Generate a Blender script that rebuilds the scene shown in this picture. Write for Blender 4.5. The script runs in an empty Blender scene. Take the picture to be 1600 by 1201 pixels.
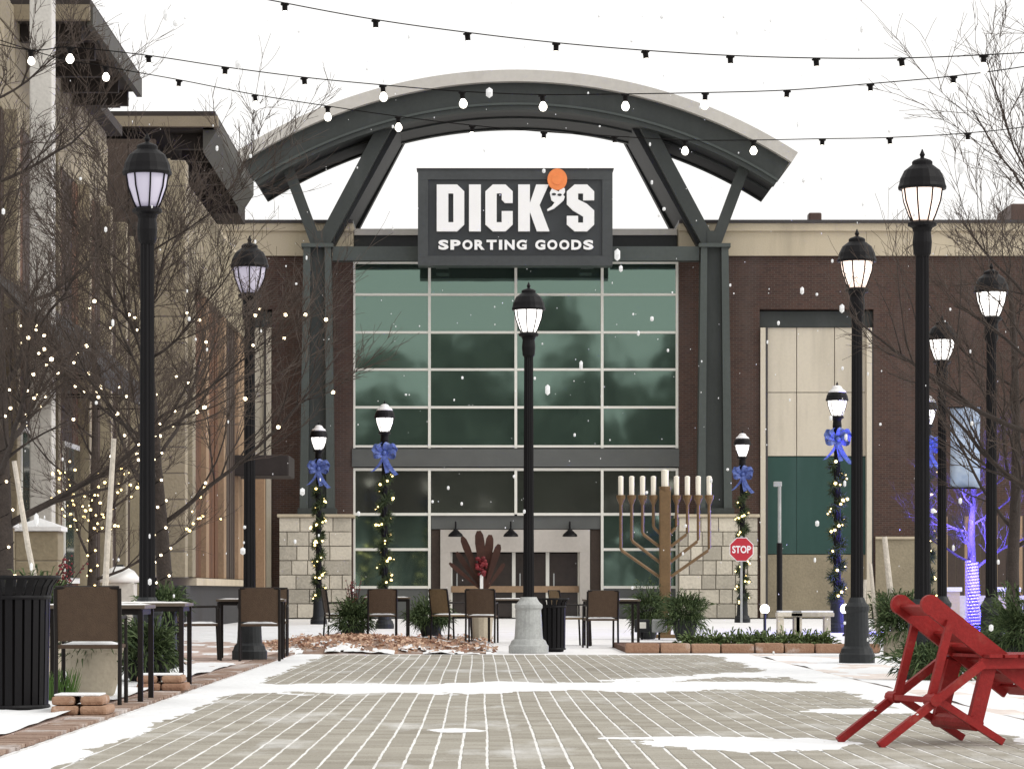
import bpy, bmesh, math, random
from mathutils import Vector, Matrix
random.seed(7)
PI = math.pi
R = math.radians
# ------------------------------------------------------------------ camera, sky, sun, exposure
scene = bpy.context.scene
col = scene.collection
F = 5000.0                      # focal length in photo pixels
VX, HY, EYE = 750.0, 921.0, 0.88
cam_d = bpy.data.cameras.new('camera'); cam = bpy.data.objects.new('camera', cam_d); col.objects.link(cam)
cam.location = (0, 0, EYE); cam.rotation_euler = (PI/2, 0, 0)
cam_d.sensor_width = 36; cam_d.lens = 36*F/1600
cam_d.shift_x = (800-VX)/1600; cam_d.shift_y = (HY-600.5)/1600
cam_d.clip_start = 0.1; cam_d.clip_end = 3000
scene.camera = cam
SUN_EL, SUN_AZ = 40, 112        # azimuth clockwise from +Y
w = bpy.data.worlds.new('World'); scene.world = w; w.use_nodes = True
nt = w.node_tree; nt.nodes.clear()
sky = nt.nodes.new('ShaderNodeTexSky'); sky.sky_type = 'NISHITA'; sky.sun_disc = False
sky.sun_elevation = R(SUN_EL); sky.sun_rotation = R(SUN_AZ); sky.air_density = 1.0; sky.dust_density = 4.0; sky.ozone_density = 1.0
hs = nt.nodes.new('ShaderNodeHueSaturation'); hs.inputs['Saturation'].default_value = 0.10
cl = nt.nodes.new('ShaderNodeMixRGB'); cl.inputs[0].default_value = 0.65; cl.inputs[2].default_value = (12.3, 12.1, 11.8, 1)   # closed cloud deck
bg = nt.nodes.new('ShaderNodeBackground'); bg.inputs['Strength'].default_value = 0.10
wo = nt.nodes.new('ShaderNodeOutputWorld')
nt.links.new(sky.outputs[0], hs.inputs['Color']); nt.links.new(hs.outputs[0], cl.inputs[1])
nt.links.new(cl.outputs[0], bg.inputs['Color']); nt.links.new(bg.outputs[0], wo.inputs['Surface'])
sd = bpy.data.lights.new('sun', 'SUN'); sd.energy = 0.9; sd.angle = R(16); sd.color = (1.0, 0.965, 0.91)
sun = bpy.data.objects.new('sun', sd); col.objects.link(sun)
az, el = R(SUN_AZ), R(SUN_EL)
sdir = Vector((math.sin(az)*math.cos(el), math.cos(az)*math.cos(el), math.sin(el)))
sun.location = (50, -20, 60); sun.rotation_euler = sdir.to_track_quat('Z', 'Y').to_euler()
scene.view_settings.view_transform = 'Standard'; scene.view_settings.look = 'None'
scene.view_settings.exposure = 0.30; scene.view_settings.gamma = 1.0; scene.view_settings.use_curve_mapping = False

# ------------------------------------------------------------------ pixel helpers
def P(x, y, Y):
    s = F/Y
    return Vector(((x-VX)/s, Y, EYE+(HY-y)/s))
def PX(x, Y): return (x-VX)*Y/F
def PZ(y, Y): return EYE+(HY-y)*Y/F
def G(x, y):
    s = (y-HY)/EYE
    return Vector(((x-VX)/s, F/s, 0))

# ------------------------------------------------------------------ materials
MT = {}
def mat(name, c, rough=0.8, var=0.18, scale=2.0, fine=30.0, bump=0.0, metal=0.0, spec=0.4, island=0.0, c2=None, bscale=None):
    m = bpy.data.materials.new(name); m.use_nodes = True
    n = m.node_tree; L = n.links; b = n.nodes['Principled BSDF']
    b.inputs['Roughness'].default_value = rough; b.inputs['Metallic'].default_value = metal
    b.inputs['Specular IOR Level'].default_value = spec
    geo = n.nodes.new('ShaderNodeNewGeometry')
    n1 = n.nodes.new('ShaderNodeTexNoise'); n1.inputs['Scale'].default_value = scale; n1.inputs['Detail'].default_value = 6
    n2 = n.nodes.new('ShaderNodeTexNoise'); n2.inputs['Scale'].default_value = fine; n2.inputs['Detail'].default_value = 4
    L.new(geo.outputs['Position'], n1.inputs['Vector']); L.new(geo.outputs['Position'], n2.inputs['Vector'])
    add = n.nodes.new('ShaderNodeMath'); add.operation = 'ADD'
    L.new(n1.outputs['Fac'], add.inputs[0]); L.new(n2.outputs['Fac'], add.inputs[1])
    last = add
    if island:
        oi = n.nodes.new('ShaderNodeObjectInfo')
        a = n.nodes.new('ShaderNodeMath'); a.operation = 'ADD'
        L.new(oi.outputs['Random'], a.inputs[0]); L.new(geo.outputs['Random Per Island'], a.inputs[1])
        fr = n.nodes.new('ShaderNodeMath'); fr.operation = 'FRACT'; L.new(a.outputs[0], fr.inputs[0])
        sc = n.nodes.new('ShaderNodeMath'); sc.operation = 'MULTIPLY_ADD'; sc.inputs[1].default_value = island; sc.inputs[2].default_value = -island/2
        L.new(fr.outputs[0], sc.inputs[0])
        ad2 = n.nodes.new('ShaderNodeMath'); ad2.operation = 'ADD'; L.new(add.outputs[0], ad2.inputs[0]); L.new(sc.outputs[0], ad2.inputs[1]); last = ad2
    mr = n.nodes.new('ShaderNodeMapRange'); mr.inputs['From Min'].default_value = 0.55; mr.inputs['From Max'].default_value = 1.45
    L.new(last.outputs[0], mr.inputs['Value'])
    mx = n.nodes.new('ShaderNodeMixRGB')
    if c2 is None:
        lo = tuple(v*(1-var) for v in c); hi = tuple(min(1, v*(1+var)) for v in c)
    else: lo, hi = c, c2
    mx.inputs[1].default_value = (*lo, 1); mx.inputs[2].default_value = (*hi, 1)
    L.new(mr.outputs[0], mx.inputs[0]); L.new(mx.outputs[0], b.inputs['Base Color'])
    if bump:
        n3 = n.nodes.new('ShaderNodeTexNoise'); n3.inputs['Scale'].default_value = bscale or fine; n3.inputs['Detail'].default_value = 5
        L.new(geo.outputs['Position'], n3.inputs['Vector'])
        bp = n.nodes.new('ShaderNodeBump'); bp.inputs['Strength'].default_value = bump; bp.inputs['Distance'].default_value = 0.03
        L.new(n3.outputs['Fac'], bp.inputs['Height']); L.new(bp.outputs[0], b.inputs['Normal'])
    MT[name] = m
    return m
def emis(name, c, strength, base=(0.8, 0.8, 0.8)):
    m = bpy.data.materials.new(name); m.use_nodes = True
    b = m.node_tree.nodes['Principled BSDF']
    b.inputs['Base Color'].default_value = (*base, 1); b.inputs['Roughness'].default_value = 0.4
    b.inputs['Emission Color'].default_value = (*c, 1); b.inputs['Emission Strength'].default_value = strength
    MT[name] = m; return m
def brickmat(name, c1, c2, mortar, sx, sz):
    m = mat(name, c1, 0.9, 0.2, 0.35, 8.0)
    n = m.node_tree; L = n.links; b = n.nodes['Principled BSDF']
    geo = [q for q in n.nodes if q.type == 'NEW_GEOMETRY'][0]
    mx = [q for q in n.nodes if q.type == 'MIX_RGB'][0]
    sep = n.nodes.new('ShaderNodeSeparateXYZ'); L.new(geo.outputs['Position'], sep.inputs[0])
    ad = n.nodes.new('ShaderNodeMath'); ad.operation = 'ADD'; L.new(sep.outputs[0], ad.inputs[0]); L.new(sep.outputs[1], ad.inputs[1])
    cb = n.nodes.new('ShaderNodeCombineXYZ'); L.new(ad.outputs[0], cb.inputs[0]); L.new(sep.outputs[2], cb.inputs[1])
    br = n.nodes.new('ShaderNodeTexBrick'); br.inputs['Scale'].default_value = 1.0
    br.inputs['Brick Width'].default_value = sx; br.inputs['Row Height'].default_value = sz; br.inputs['Mortar Size'].default_value = sz*0.09
    br.inputs['Color1'].default_value = (*c1, 1); br.inputs['Color2'].default_value = (*c2, 1); br.inputs['Mortar'].default_value = (*mortar, 1)
    L.new(cb.outputs[0], br.inputs['Vector'])
    mul = n.nodes.new('ShaderNodeMixRGB'); mul.blend_type = 'MULTIPLY'; mul.inputs[0].default_value = 0.6
    mx.inputs[1].default_value = (0.5, 0.5, 0.52, 1); mx.inputs[2].default_value = (1, 1, 1, 1)
    L.new(br.outputs['Color'], mul.inputs[1]); L.new(mx.outputs[0], mul.inputs[2]); L.new(mul.outputs[0], b.inputs['Base Color'])
    return m

brickmat('store_brick', (0.092, 0.047, 0.034), (0.064, 0.035, 0.027), (0.12, 0.10, 0.088), 0.20, 0.067)
mat('stucco', (0.52, 0.45, 0.33), 0.9, 0.10, 0.8, 25, 0.15)
mat('stucco_white', (0.58, 0.56, 0.52), 0.85, 0.2, 0.6, 20, 0.1)
mat('white_panel', (0.62, 0.56, 0.45), 0.7, 0.07, 0.4, 12)
mat('stone_pale', (0.50, 0.46, 0.38), 0.9, 0.25, 1.5, 14, 0.5, island=0.9)
mat('stone_tan', (0.275, 0.235, 0.162), 0.9, 0.22, 1.0, 16, 0.4, island=0.7)
mat('mortar', (0.30, 0.27, 0.22), 0.95, 0.1, 5, 40)
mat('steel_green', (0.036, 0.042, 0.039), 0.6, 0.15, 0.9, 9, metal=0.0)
mat('steel_light', (0.060, 0.071, 0.066), 0.6, 0.15, 0.9, 9)
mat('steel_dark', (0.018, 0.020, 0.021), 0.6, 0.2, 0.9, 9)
mat('roof_trim', (0.50, 0.48, 0.44), 0.55, 0.10, 0.5, 6)
mat('coping', (0.05, 0.045, 0.045), 0.5, 0.2)
mat('sign_face', (0.034, 0.038, 0.040), 0.45, 0.12, 0.7, 8)
mat('sign_frame', (0.050, 0.055, 0.056), 0.45, 0.2, 0.8, 8)
mat('sign_white', (0.86, 0.86, 0.85), 0.4, 0.03)
mat('sign_orange', (0.80, 0.24, 0.07), 0.5, 0.1, 3, 9)
mat('mullion', (0.78, 0.77, 0.70), 0.4, 0.06)
mat('green_panel', (0.018, 0.060, 0.048), 0.5, 0.12, 0.4, 6)
mat('portal_white', (0.50, 0.465, 0.42), 0.7, 0.1, 1, 10)
mat('portal_grey', (0.10, 0.105, 0.10), 0.6, 0.15)
mat('door_dark', (0.035, 0.026, 0.022), 0.12, 0.3, 1, 6, spec=0.6)
mat('wood_brown', (0.105, 0.045, 0.020), 0.7, 0.35, 0.8, 14, island=0.5)
mat('wood_dark', (0.052, 0.036, 0.027), 0.75, 0.3, 0.8, 14, island=0.4)
mat('wood_tan', (0.30, 0.20, 0.12), 0.7, 0.25, 0.8, 14, island=0.4)
mat('eave_tan', (0.23, 0.19, 0.13), 0.7, 0.2)
mat('eave_dark', (0.032, 0.025, 0.022), 0.8, 0.25, 2, 12)
mat('eave_grey', (0.065, 0.062, 0.052), 0.7, 0.2)
mat('plinth', (0.035, 0.034, 0.036), 0.7, 0.2)
mat('black_metal', (0.0060, 0.0055, 0.0065), 0.5, 0.3, 3, 40, spec=0.16)
mat('lamp_base', (0.016, 0.018, 0.020), 0.5, 0.3, 4, 30, spec=0.3)
mat('pale_metal', (0.36, 0.37, 0.36), 0.5, 0.3, 6, 40)
mat('chair_frame', (0.012, 0.009, 0.008), 0.55, 0.3, 4, 30, spec=0.2)
mat('wicker', (0.060, 0.036, 0.022), 0.75, 0.3, 20, 120, 0.4, c2=(0.095, 0.06, 0.036))
mat('wicker_tan', (0.20, 0.14, 0.075), 0.75, 0.3, 20, 120, 0.4)
mat('table_top', (0.11, 0.085, 0.062), 0.5, 0.2, 4, 40)
mat('snow', (0.79, 0.80, 0.81), 0.7, 0.06, 3, 30, 0.35, spec=0.25, bscale=14)
mat('snow_thin', (0.66, 0.64, 0.62), 0.85, 0.1, 1.2, 9, 0.3, c2=(0.88, 0.88, 0.89))
mat('paver', (0.255, 0.232, 0.188), 0.9, 0.2, 1.2, 60, 0.5, island=0.55, c2=(0.41, 0.385, 0.33))
mat('brick_band', (0.20, 0.125, 0.09), 0.9, 0.2, 2, 30, 0.4, island=0.8, c2=(0.33, 0.235, 0.18))
mat('brick_pink', (0.36, 0.24, 0.19), 0.9, 0.2, 1.0, 12, 0.4, island=0.6, c2=(0.80, 0.74, 0.70))
mat('kerb_stone', (0.25, 0.135, 0.085), 0.9, 0.25, 3, 30, 0.5, island=0.6, c2=(0.38, 0.24, 0.16))
mat('soil', (0.12, 0.065, 0.042), 0.95, 0.3, 3, 30, 0.6)
mat('leaf_litter', (0.30, 0.16, 0.11), 0.85, 0.3, 6, 30, island=1.4, c2=(0.60, 0.42, 0.30))
mat('bark', (0.042, 0.032, 0.027), 0.9, 0.35, 5, 40, 0.6)
mat('twig', (0.072, 0.054, 0.044), 0.9, 0.3, 3, 30)
mat('birch', (0.55, 0.50, 0.43), 0.8, 0.3, 8, 40, 0.3)
mat('evergreen', (0.026, 0.046, 0.018), 0.75, 0.4, 5, 40, island=1.2, c2=(0.105, 0.145, 0.06), spec=0.2)
mat('hedge', (0.05, 0.085, 0.025), 0.7, 0.4, 6, 40, island=1.0, c2=(0.15, 0.20, 0.07))
mat('grass', (0.08, 0.16, 0.03), 0.7, 0.3, 6, 40, island=0.8)
mat('garland_green', (0.020, 0.034, 0.013), 0.7, 0.4, 6, 40, island=1.0, c2=(0.06, 0.085, 0.03))
mat('ribbon_blue', (0.008, 0.018, 0.14), 0.4, 0.4, 12, 26, c2=(0.13, 0.20, 0.50))  # paler noise tone paints highlights into the ribbon colour
mat('red_paint', (0.245, 0.014, 0.013), 0.55, 0.25, 5, 50, 0.1, spec=0.22)
mat('red_berry', (0.17, 0.012, 0.018), 0.5, 0.3, island=0.8)
mat('rust_wood', (0.06, 0.024, 0.016), 0.8, 0.3, 4, 20, island=0.5)
mat('stop_red', (0.46, 0.022, 0.028), 0.4, 0.08)
mat('bronze', (0.17, 0.105, 0.05), 0.5, 0.25, 5, 30, metal=0.25)
mat('candle', (0.85, 0.80, 0.68), 0.5, 0.03)
mat('pot_beige', (0.40, 0.35, 0.27), 0.85, 0.15, 4, 30, 0.2)
mat('banner_blue', (0.25, 0.36, 0.58), 0.7, 0.25, 2.5, 9, c2=(0.60, 0.68, 0.78))
mat('socket', (0.006, 0.005, 0.005), 0.7, 0.2, spec=0.1)
mat('asphalt', (0.30, 0.29, 0.28), 0.95, 0.1, 0.1, 4, 0.3, c2=(0.80, 0.80, 0.80))
mat('woods', (0.21, 0.225, 0.19), 0.9, 0.4, 0.2, 2, island=0.8)
mat('vent_brown', (0.10, 0.06, 0.05), 0.6, 0.2)
emis('bulb_white', (1.0, 0.93, 0.80), 3.0)
emis('fairy_warm', (1.0, 0.80, 0.50), 5.0)
emis('fairy_yellow', (1.0, 0.72, 0.25), 5.0)
emis('glow_white', (1.0, 0.95, 0.90), 1.6)
emis('glow_warm', (1.0, 0.74, 0.60), 1.15)
emis('glow_lilac', (0.80, 0.74, 1.0), 0.22, (0.42, 0.40, 0.45))
emis('glow_core', (1.0, 0.94, 0.88), 5.0)
emis('led_blue', (0.09, 0.06, 1.0), 1.9, (0.1, 0.1, 0.6))
mat('joint_snow', (0.60, 0.58, 0.54), 0.9, 0.2, 1.6, 9, 0.2, c2=(0.90, 0.91, 0.92))
def dust(name, lo, hi, amount, stretch):
    m = MT[name]; n = m.node_tree; L = n.links; b = n.nodes['Principled BSDF']; src = b.inputs['Base Color'].links[0].from_socket
    geo = n.nodes.new('ShaderNodeNewGeometry'); vm = n.nodes.new('ShaderNodeVectorMath'); vm.operation = 'MULTIPLY'; vm.inputs[1].default_value = stretch
    ns = n.nodes.new('ShaderNodeTexNoise'); ns.inputs['Scale'].default_value = 1.0; ns.inputs['Detail'].default_value = 8; ns.inputs['Roughness'].default_value = .62
    L.new(geo.outputs['Position'], vm.inputs[0]); L.new(vm.outputs[0], ns.inputs['Vector'])
    mr = n.nodes.new('ShaderNodeMapRange'); mr.inputs['From Min'].default_value = lo; mr.inputs['From Max'].default_value = hi; mr.inputs['To Max'].default_value = amount
    L.new(ns.outputs['Fac'], mr.inputs['Value']); mx = n.nodes.new('ShaderNodeMixRGB'); mx.inputs[2].default_value = (.88, .89, .90, 1)
    L.new(mr.outputs[0], mx.inputs[0]); L.new(src, mx.inputs[1]); L.new(mx.outputs[0], b.inputs['Base Color'])
dust('paver', .54, .76, .65, (1.3, .45, 1))
dust('brick_band', .50, .75, .7, (2.0, 1.0, 1))
dust('kerb_stone', .58, .8, .6, (3, 3, 3))
def stain(name, lo, hi, amount, stretch, c):
    dust(name, lo, hi, amount, stretch); n = MT[name].node_tree
    [q for q in n.nodes if q.type == 'MIX_RGB'][-1].inputs[2].default_value = (*c, 1)
stain('white_panel', .48, .78, .55, (1.6, 1.6, .16), (.34, .30, .23))
stain('stucco', .48, .78, .5, (1.3, 1.3, .22), (.27, .23, .17))
stain('green_panel', .45, .8, .5, (1.4, 1.4, .15), (.05, .10, .09))
stain('store_brick', .50, .80, .5, (.8, .8, .12), (.12, .10, .09))
stain('roof_trim', .5, .8, .4, (1.5, .3, 1), (.30, .28, .25))
stain('red_paint', .55, .8, .45, (9, 9, 9), (.34, .11, .08))
stain('steel_green', .5, .8, .5, (1.2, 1.2, .3), (.075, .08, .078))
# reflective, green tinted shop glass
def glass(name, tint, rough, metal):
    m = bpy.data.materials.new(name); m.use_nodes = True; n = m.node_tree; b = n.nodes['Principled BSDF']
    b.inputs['Base Color'].default_value = (*tint, 1); b.inputs['Metallic'].default_value = metal; b.inputs['Roughness'].default_value = rough
    geo = n.nodes.new('ShaderNodeNewGeometry'); ns = n.nodes.new('ShaderNodeTexNoise'); ns.inputs['Scale'].default_value = 0.5
    n.links.new(geo.outputs['Position'], ns.inputs['Vector'])
    bp = n.nodes.new('ShaderNodeBump'); bp.inputs['Strength'].default_value = 0.10; bp.inputs['Distance'].default_value = 0.06
    n.links.new(ns.outputs['Fac'], bp.inputs['Height']); n.links.new(bp.outputs[0], b.inputs['Normal'])
    MT[name] = m
glass('glass_green', (0.150, 0.222, 0.185), 0.045, .86)
glass('glass_dark', (0.14, 0.15, 0.13), 0.06, .86)
def clear_glass():
    m = bpy.data.materials.new('lantern_glass'); m.use_nodes = True; b = m.node_tree.nodes['Principled BSDF']
    b.inputs['Base Color'].default_value = (0.9, 0.9, 0.9, 1); b.inputs['Roughness'].default_value = 0.25
    b.inputs['Transmission Weight'].default_value = 0.8; MT['lantern_glass'] = m
clear_glass()

# ------------------------------------------------------------------ mesh builder and tagging
def root_loc(o):
    v = Vector((0, 0, 0))
    while o is not None:
        v = v + o.location; o = o.parent
    return v
class MB:
    def __init__(s): s.v = []; s.f = []
    def box(s, x0, x1, y0, y1, z0, z1):
        i = len(s.v)
        s.v += [Vector(p) for p in ((x0,y0,z0),(x1,y0,z0),(x1,y1,z0),(x0,y1,z0),(x0,y0,z1),(x1,y0,z1),(x1,y1,z1),(x0,y1,z1))]
        s.f += [tuple(i+k for k in q) for q in ((0,3,2,1),(4,5,6,7),(0,1,5,4),(1,2,6,5),(2,3,7,6),(3,0,4,7))]
        return s
    def tube(s, pts, rad, n=6, cap=True):
        pts = [Vector(p) for p in pts]; i0 = len(s.v); m = len(pts)
        if not hasattr(rad, '__len__'): rad = [rad]*m
        for k, p in enumerate(pts):
            d = (pts[min(k+1, m-1)]-pts[max(k-1, 0)])
            d = d.normalized() if d.length > 1e-9 else Vector((0, 0, 1))
            a = Vector((0, 0, 1)) if abs(d.z) < 0.9 else Vector((1, 0, 0))
            u = d.cross(a).normalized(); t = d.cross(u)
            for j in range(n):
                q = 2*PI*j/n
                s.v.append(p+(u*math.cos(q)+t*math.sin(q))*rad[k])
        for k in range(m-1):
            for j in range(n):
                a = i0+k*n+j; b = i0+k*n+(j+1) % n
                s.f.append((a, a+n, b+n, b))
        if cap:
            s.f.append(tuple(i0+j for j in range(n))); s.f.append(tuple(i0+(m-1)*n+j for j in reversed(range(n))))
        return s
    def beam(s, a, b, w_, t_, up=(0, 1, 0)):
        a, b, up = Vector(a), Vector(b), Vector(up); d = (b-a).normalized(); u = d.cross(up).normalized()*w_/2; t = d.cross(u).normalized()*t_/2
        i = len(s.v)
        for p in (a, b): s.v += [p-u-t, p+u-t, p+u+t, p-u+t]
        s.f += [(i,i+3,i+2,i+1),(i+4,i+5,i+6,i+7),(i,i+1,i+5,i+4),(i+1,i+2,i+6,i+5),(i+2,i+3,i+7,i+6),(i+3,i,i+4,i+7)]
        return s
    def lathe(s, prof, n=16, c=(0, 0, 0)):
        c = Vector(c); i0 = len(s.v); m = len(prof)
        for r_, z in prof:
            for j in range(n):
                q = 2*PI*j/n; s.v.append(c+Vector((r_*math.cos(q), r_*math.sin(q), z)))
        for k in range(m-1):
            for j in range(n):
                a = i0+k*n+j; b = i0+k*n+(j+1) % n
                s.f.append((a, b, b+n, a+n))
        s.f.append(tuple(i0+j for j in reversed(range(n)))); s.f.append(tuple(i0+(m-1)*n+j for j in range(n)))
        return s
    def prism(s, poly, y0, y1):
        """poly: list of (x,z), extruded along y"""
        i = len(s.v); n = len(poly)
        s.v += [Vector((x, y0, z)) for x, z in poly]+[Vector((x, y1, z)) for x, z in poly]
        s.f.append(tuple(i+k for k in range(n))); s.f.append(tuple(i+n+k for k in reversed(range(n))))
        for k in range(n): s.f.append((i+k, i+(k+1) % n, i+n+(k+1) % n, i+n+k))
        return s
    def arc(s, cx, cz, r0, r1, a0, a1, y0, y1, n=48):
        """ring sector in xz, angles from vertical"""
        i = len(s.v)
        for k in range(n+1):
            a = a0+(a1-a0)*k/n; sn, cs = math.sin(a), math.cos(a)
            for r_, y in ((r0, y0), (r1, y0), (r1, y1), (r0, y1)): s.v.append(Vector((cx+r_*sn, y, cz+r_*cs)))
        for k in range(n):
            b = i+k*4
            for j in range(4): s.f.append((b+j, b+(j+1) % 4, b+4+(j+1) % 4, b+4+j))
        s.f.append((i, i+3, i+2, i+1)); e = i+n*4; s.f.append((e, e+1, e+2, e+3))
        return s
    def ico(s, c, r, sq=(1, 1, 1)):
        i = len(s.v); t = (1+5**.5)/2; c = Vector(c); k = r/math.sqrt(1+t*t)
        for p in ((-1,t,0),(1,t,0),(-1,-t,0),(1,-t,0),(0,-1,t),(0,1,t),(0,-1,-t),(0,1,-t),(t,0,-1),(t,0,1),(-t,0,-1),(-t,0,1)):
            s.v.append(c+Vector((p[0]*k*sq[0], p[1]*k*sq[1], p[2]*k*sq[2])))
        s.f += [tuple(i+q for q in f) for f in ((0,11,5),(0,5,1),(0,1,7),(0,7,10),(0,10,11),(1,5,9),(5,11,4),(11,10,2),(10,7,6),(7,1,8),(3,9,4),(3,4,2),(3,2,6),(3,6,8),(3,8,9),(4,9,5),(2,4,11),(6,2,10),(8,6,7),(9,8,1))]
        return s
    def quad(s, a, b, c, d):
        i = len(s.v); s.v += [Vector(a), Vector(b), Vector(c), Vector(d)]; s.f.append((i, i+1, i+2, i+3)); return s
    def ribbon(s, pts, wv, th=0.004):
        """strip along pts with half width vector wv, small thickness"""
        i = len(s.v); wv = Vector(wv); m = len(pts)
        for k, p in enumerate(pts):
            p = Vector(p); d = (Vector(pts[min(k+1, m-1)])-Vector(pts[max(k-1, 0)])).normalized(); nn = d.cross(wv).normalized()*th
            s.v += [p-wv-nn, p+wv-nn, p+wv+nn, p-wv+nn]
        for k in range(m-1):
            b = i+4*k
            for j in range(4): s.f.append((b+j, b+(j+1) % 4, b+4+(j+1) % 4, b+4+j))
        s.f += [(i, i+3, i+2, i+1), (i+4*m-4, i+4*m-3, i+4*m-2, i+4*m-1)]
        return s
    def build(s, name, m, parent=None, smooth=False, kind=None, bevel=0, local=False):
        me = bpy.data.meshes.new(name)
        off = Vector((0, 0, 0)) if (parent is None or local) else root_loc(parent)
        me.from_pydata([tuple(p-off) for p in s.v], [], s.f); me.update()
        bm = bmesh.new(); bm.from_mesh(me); bmesh.ops.recalc_face_normals(bm, faces=bm.faces)
        if bevel:
            bmesh.ops.bevel(bm, geom=[e for e in bm.edges if e.calc_face_angle(0) > 0.6], offset=bevel, segments=2, profile=0.6, affect='EDGES')
        bm.to_mesh(me); bm.free()
        if smooth:
            me.polygons.foreach_set('use_smooth', [True]*len(me.polygons))
        me.materials.append(MT[m] if isinstance(m, str) else m)
        o = bpy.data.objects.new(name, me); col.objects.link(o)
        if parent is not None: o.parent = parent
        if kind: o['kind'] = kind
        return o
def tag(o, label, cat, group=None):
    o['label'] = label; o['category'] = cat
    if group: o['group'] = group
    return o
def thing(name, label, cat, loc=(0, 0, 0), group=None):
    o = bpy.data.objects.new(name, None); col.objects.link(o); o.location = loc; o.empty_display_size = 0.2
    return tag(o, label, cat, group)
def struct(o, label=None):
    o['kind'] = 'structure'
    if label: o['label'] = label
    return o
def copy_tree(o, parent=None):
    c = o.copy(); col.objects.link(c); c.parent = parent
    for ch in list(o.children): copy_tree(ch, c)
    return c
def rnd(a, b): return random.uniform(a, b)
def box(name, m, parent, x0, x1, y0, y1, z0, z1, bevel=0, kind=None):
    return MB().box(min(x0, x1), max(x0, x1), min(y0, y1), max(y0, y1), min(z0, z1), max(z0, z1)).build(name, m, parent, bevel=bevel, kind=kind)

# ------------------------------------------------------------------ ground
g = MB(); g.quad((-900, -700, -0.03), (900, -700, -0.03), (900, 1500, -0.03), (-900, 1500, -0.03))
struct(tag(g.build('ground', 'asphalt'), 'snow dusted ground all around the plaza', 'ground'))
XL, XR, YN, YF = -2.2, 3.35, 12.0, 43.2
# walks beside the pavers
side = MB(); side.box(-9, XL-0.56, 8, 76, -0.029, 0.03)
struct(tag(side.build('snowy_sidewalk', 'brick_pink'), 'snow covered sidewalk along the shop fronts', 'sidewalk'))
side = MB(); side.box(XR+0.3, 12, 8, 43.6, -0.029, 0.004)
struct(tag(side.build('brick_sidewalk', 'brick_pink'), 'pink brick sidewalk half covered with snow behind red chair', 'sidewalk'))
bk = MB(); bk.box(-9, 26, 43.601, 97, -0.029, -0.004)
struct(tag(bk.build('patio', 'snow_thin'), 'snow covered patio under the cafe tables before the store', 'patio'))
pv = MB(); pv.box(XL-0.3, XR+0.3, 8, 43.6, -0.029, 0.0)
pave = struct(tag(pv.build('pavement', 'joint_snow'), 'grey brick pavement with snow lying in its joints', 'pavement'))
# pavers: columns along the street, running bond; snow shows in the long joints
pw, pl, gx, gy, ph = 0.140, 0.222, 0.0145, 0.005, 0.0036
def paver_mesh(mb, cx, cy, dz):
    a, b, c = (pw-gx)/2, (pl-gy)/2, 0.004
    i = len(mb.v); z0, z1 = 0.0005, ph+dz
    mb.v += [Vector(p) for p in ((cx-a,cy-b,z0),(cx+a,cy-b,z0),(cx+a,cy+b,z0),(cx-a,cy+b,z0),(cx-a+c,cy-b+c,z1),(cx+a-c,cy-b+c,z1),(cx+a-c,cy+b-c,z1),(cx-a+c,cy+b-c,z1))]
    mb.f += [tuple(i+k for k in q) for q in ((4,5,6,7),(0,1,5,4),(1,2,6,5),(2,3,7,6),(3,0,4,7))]
spots = []
ncol = int((XR-XL)/pw)
for k in range(ncol):
    x = XL+pw*(k+0.5); off = pl*(0.5 if k % 2 else 0)+rnd(-0.02, 0.02)
    y = YN+off
    while y < YF:
        spots.append((x+rnd(-0.0025, 0.0025)+0.004*math.sin(y*0.7+1.1*math.sin(x)), y)); y += pl
vis = [q for q in spots if q[1] > 15.75 and abs(VX+q[0]*F/q[1]-800) < 800]
vis.sort(key=lambda q: q[1]); near = set(vis[:300])
pm = MB(); paver_mesh(pm, 0, 0, 0)
p0 = None; rest = MB()
for q in spots:
    if q in near:
        if p0 is None: p0 = pm.build('paver', 'paver', pave); o = p0
        else:
            o = p0.copy(); col.objects.link(o)
        o.location = (q[0], q[1], rnd(-0.0008, 0.0012)); o.rotation_euler = (rnd(-.004, .004), 0, rnd(-.012, .012))
    else: paver_mesh(rest, q[0], q[1], rnd(-0.001, 0.0015))
rest.build('paver_field', 'paver', pave, kind='stuff')
# soldier course of brown bricks along the walk, each a brick
def band(x0, x1, ya, yb, step, m, zb, parent, nmax):
    k = 0; y = ya; first = None; st = MB()
    while y < yb:
        if k < nmax:
            if first is None:
                first = MB().box(-(x1-x0)/2, (x1-x0)/2, -step/2+0.006, step/2-0.006, 0, 0.022).build('brick', m, parent, bevel=0.004); o = first
            else: o = first.copy(); col.objects.link(o)
            o.location = ((x0+x1)/2+rnd(-.006, .006), y, zb+rnd(-.002, .004)); o.rotation_euler = (0, 0, rnd(-.02, .02))
        else: st.box(x0, x1, y-step/2+0.006, y+step/2-0.006, zb, zb+0.022+rnd(-.002, .003))
        y += step; k += 1
    if st.v: st.build('brick_row', m, parent, kind='stuff')
kb = MB(); kb.box(XL-0.555, XL-0.305, 8, 43.6, -0.029, 0.008)
kerb = struct(tag(kb.build('kerb_strip', 'snow_thin'), 'strip of brown edging bricks between snowy sidewalk and pavers', 'kerb'))
band(XL-0.55, XL-0.31, 15.2, 43.4, 0.115, 'brick_band', 0.0085, kerb, 200)
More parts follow.
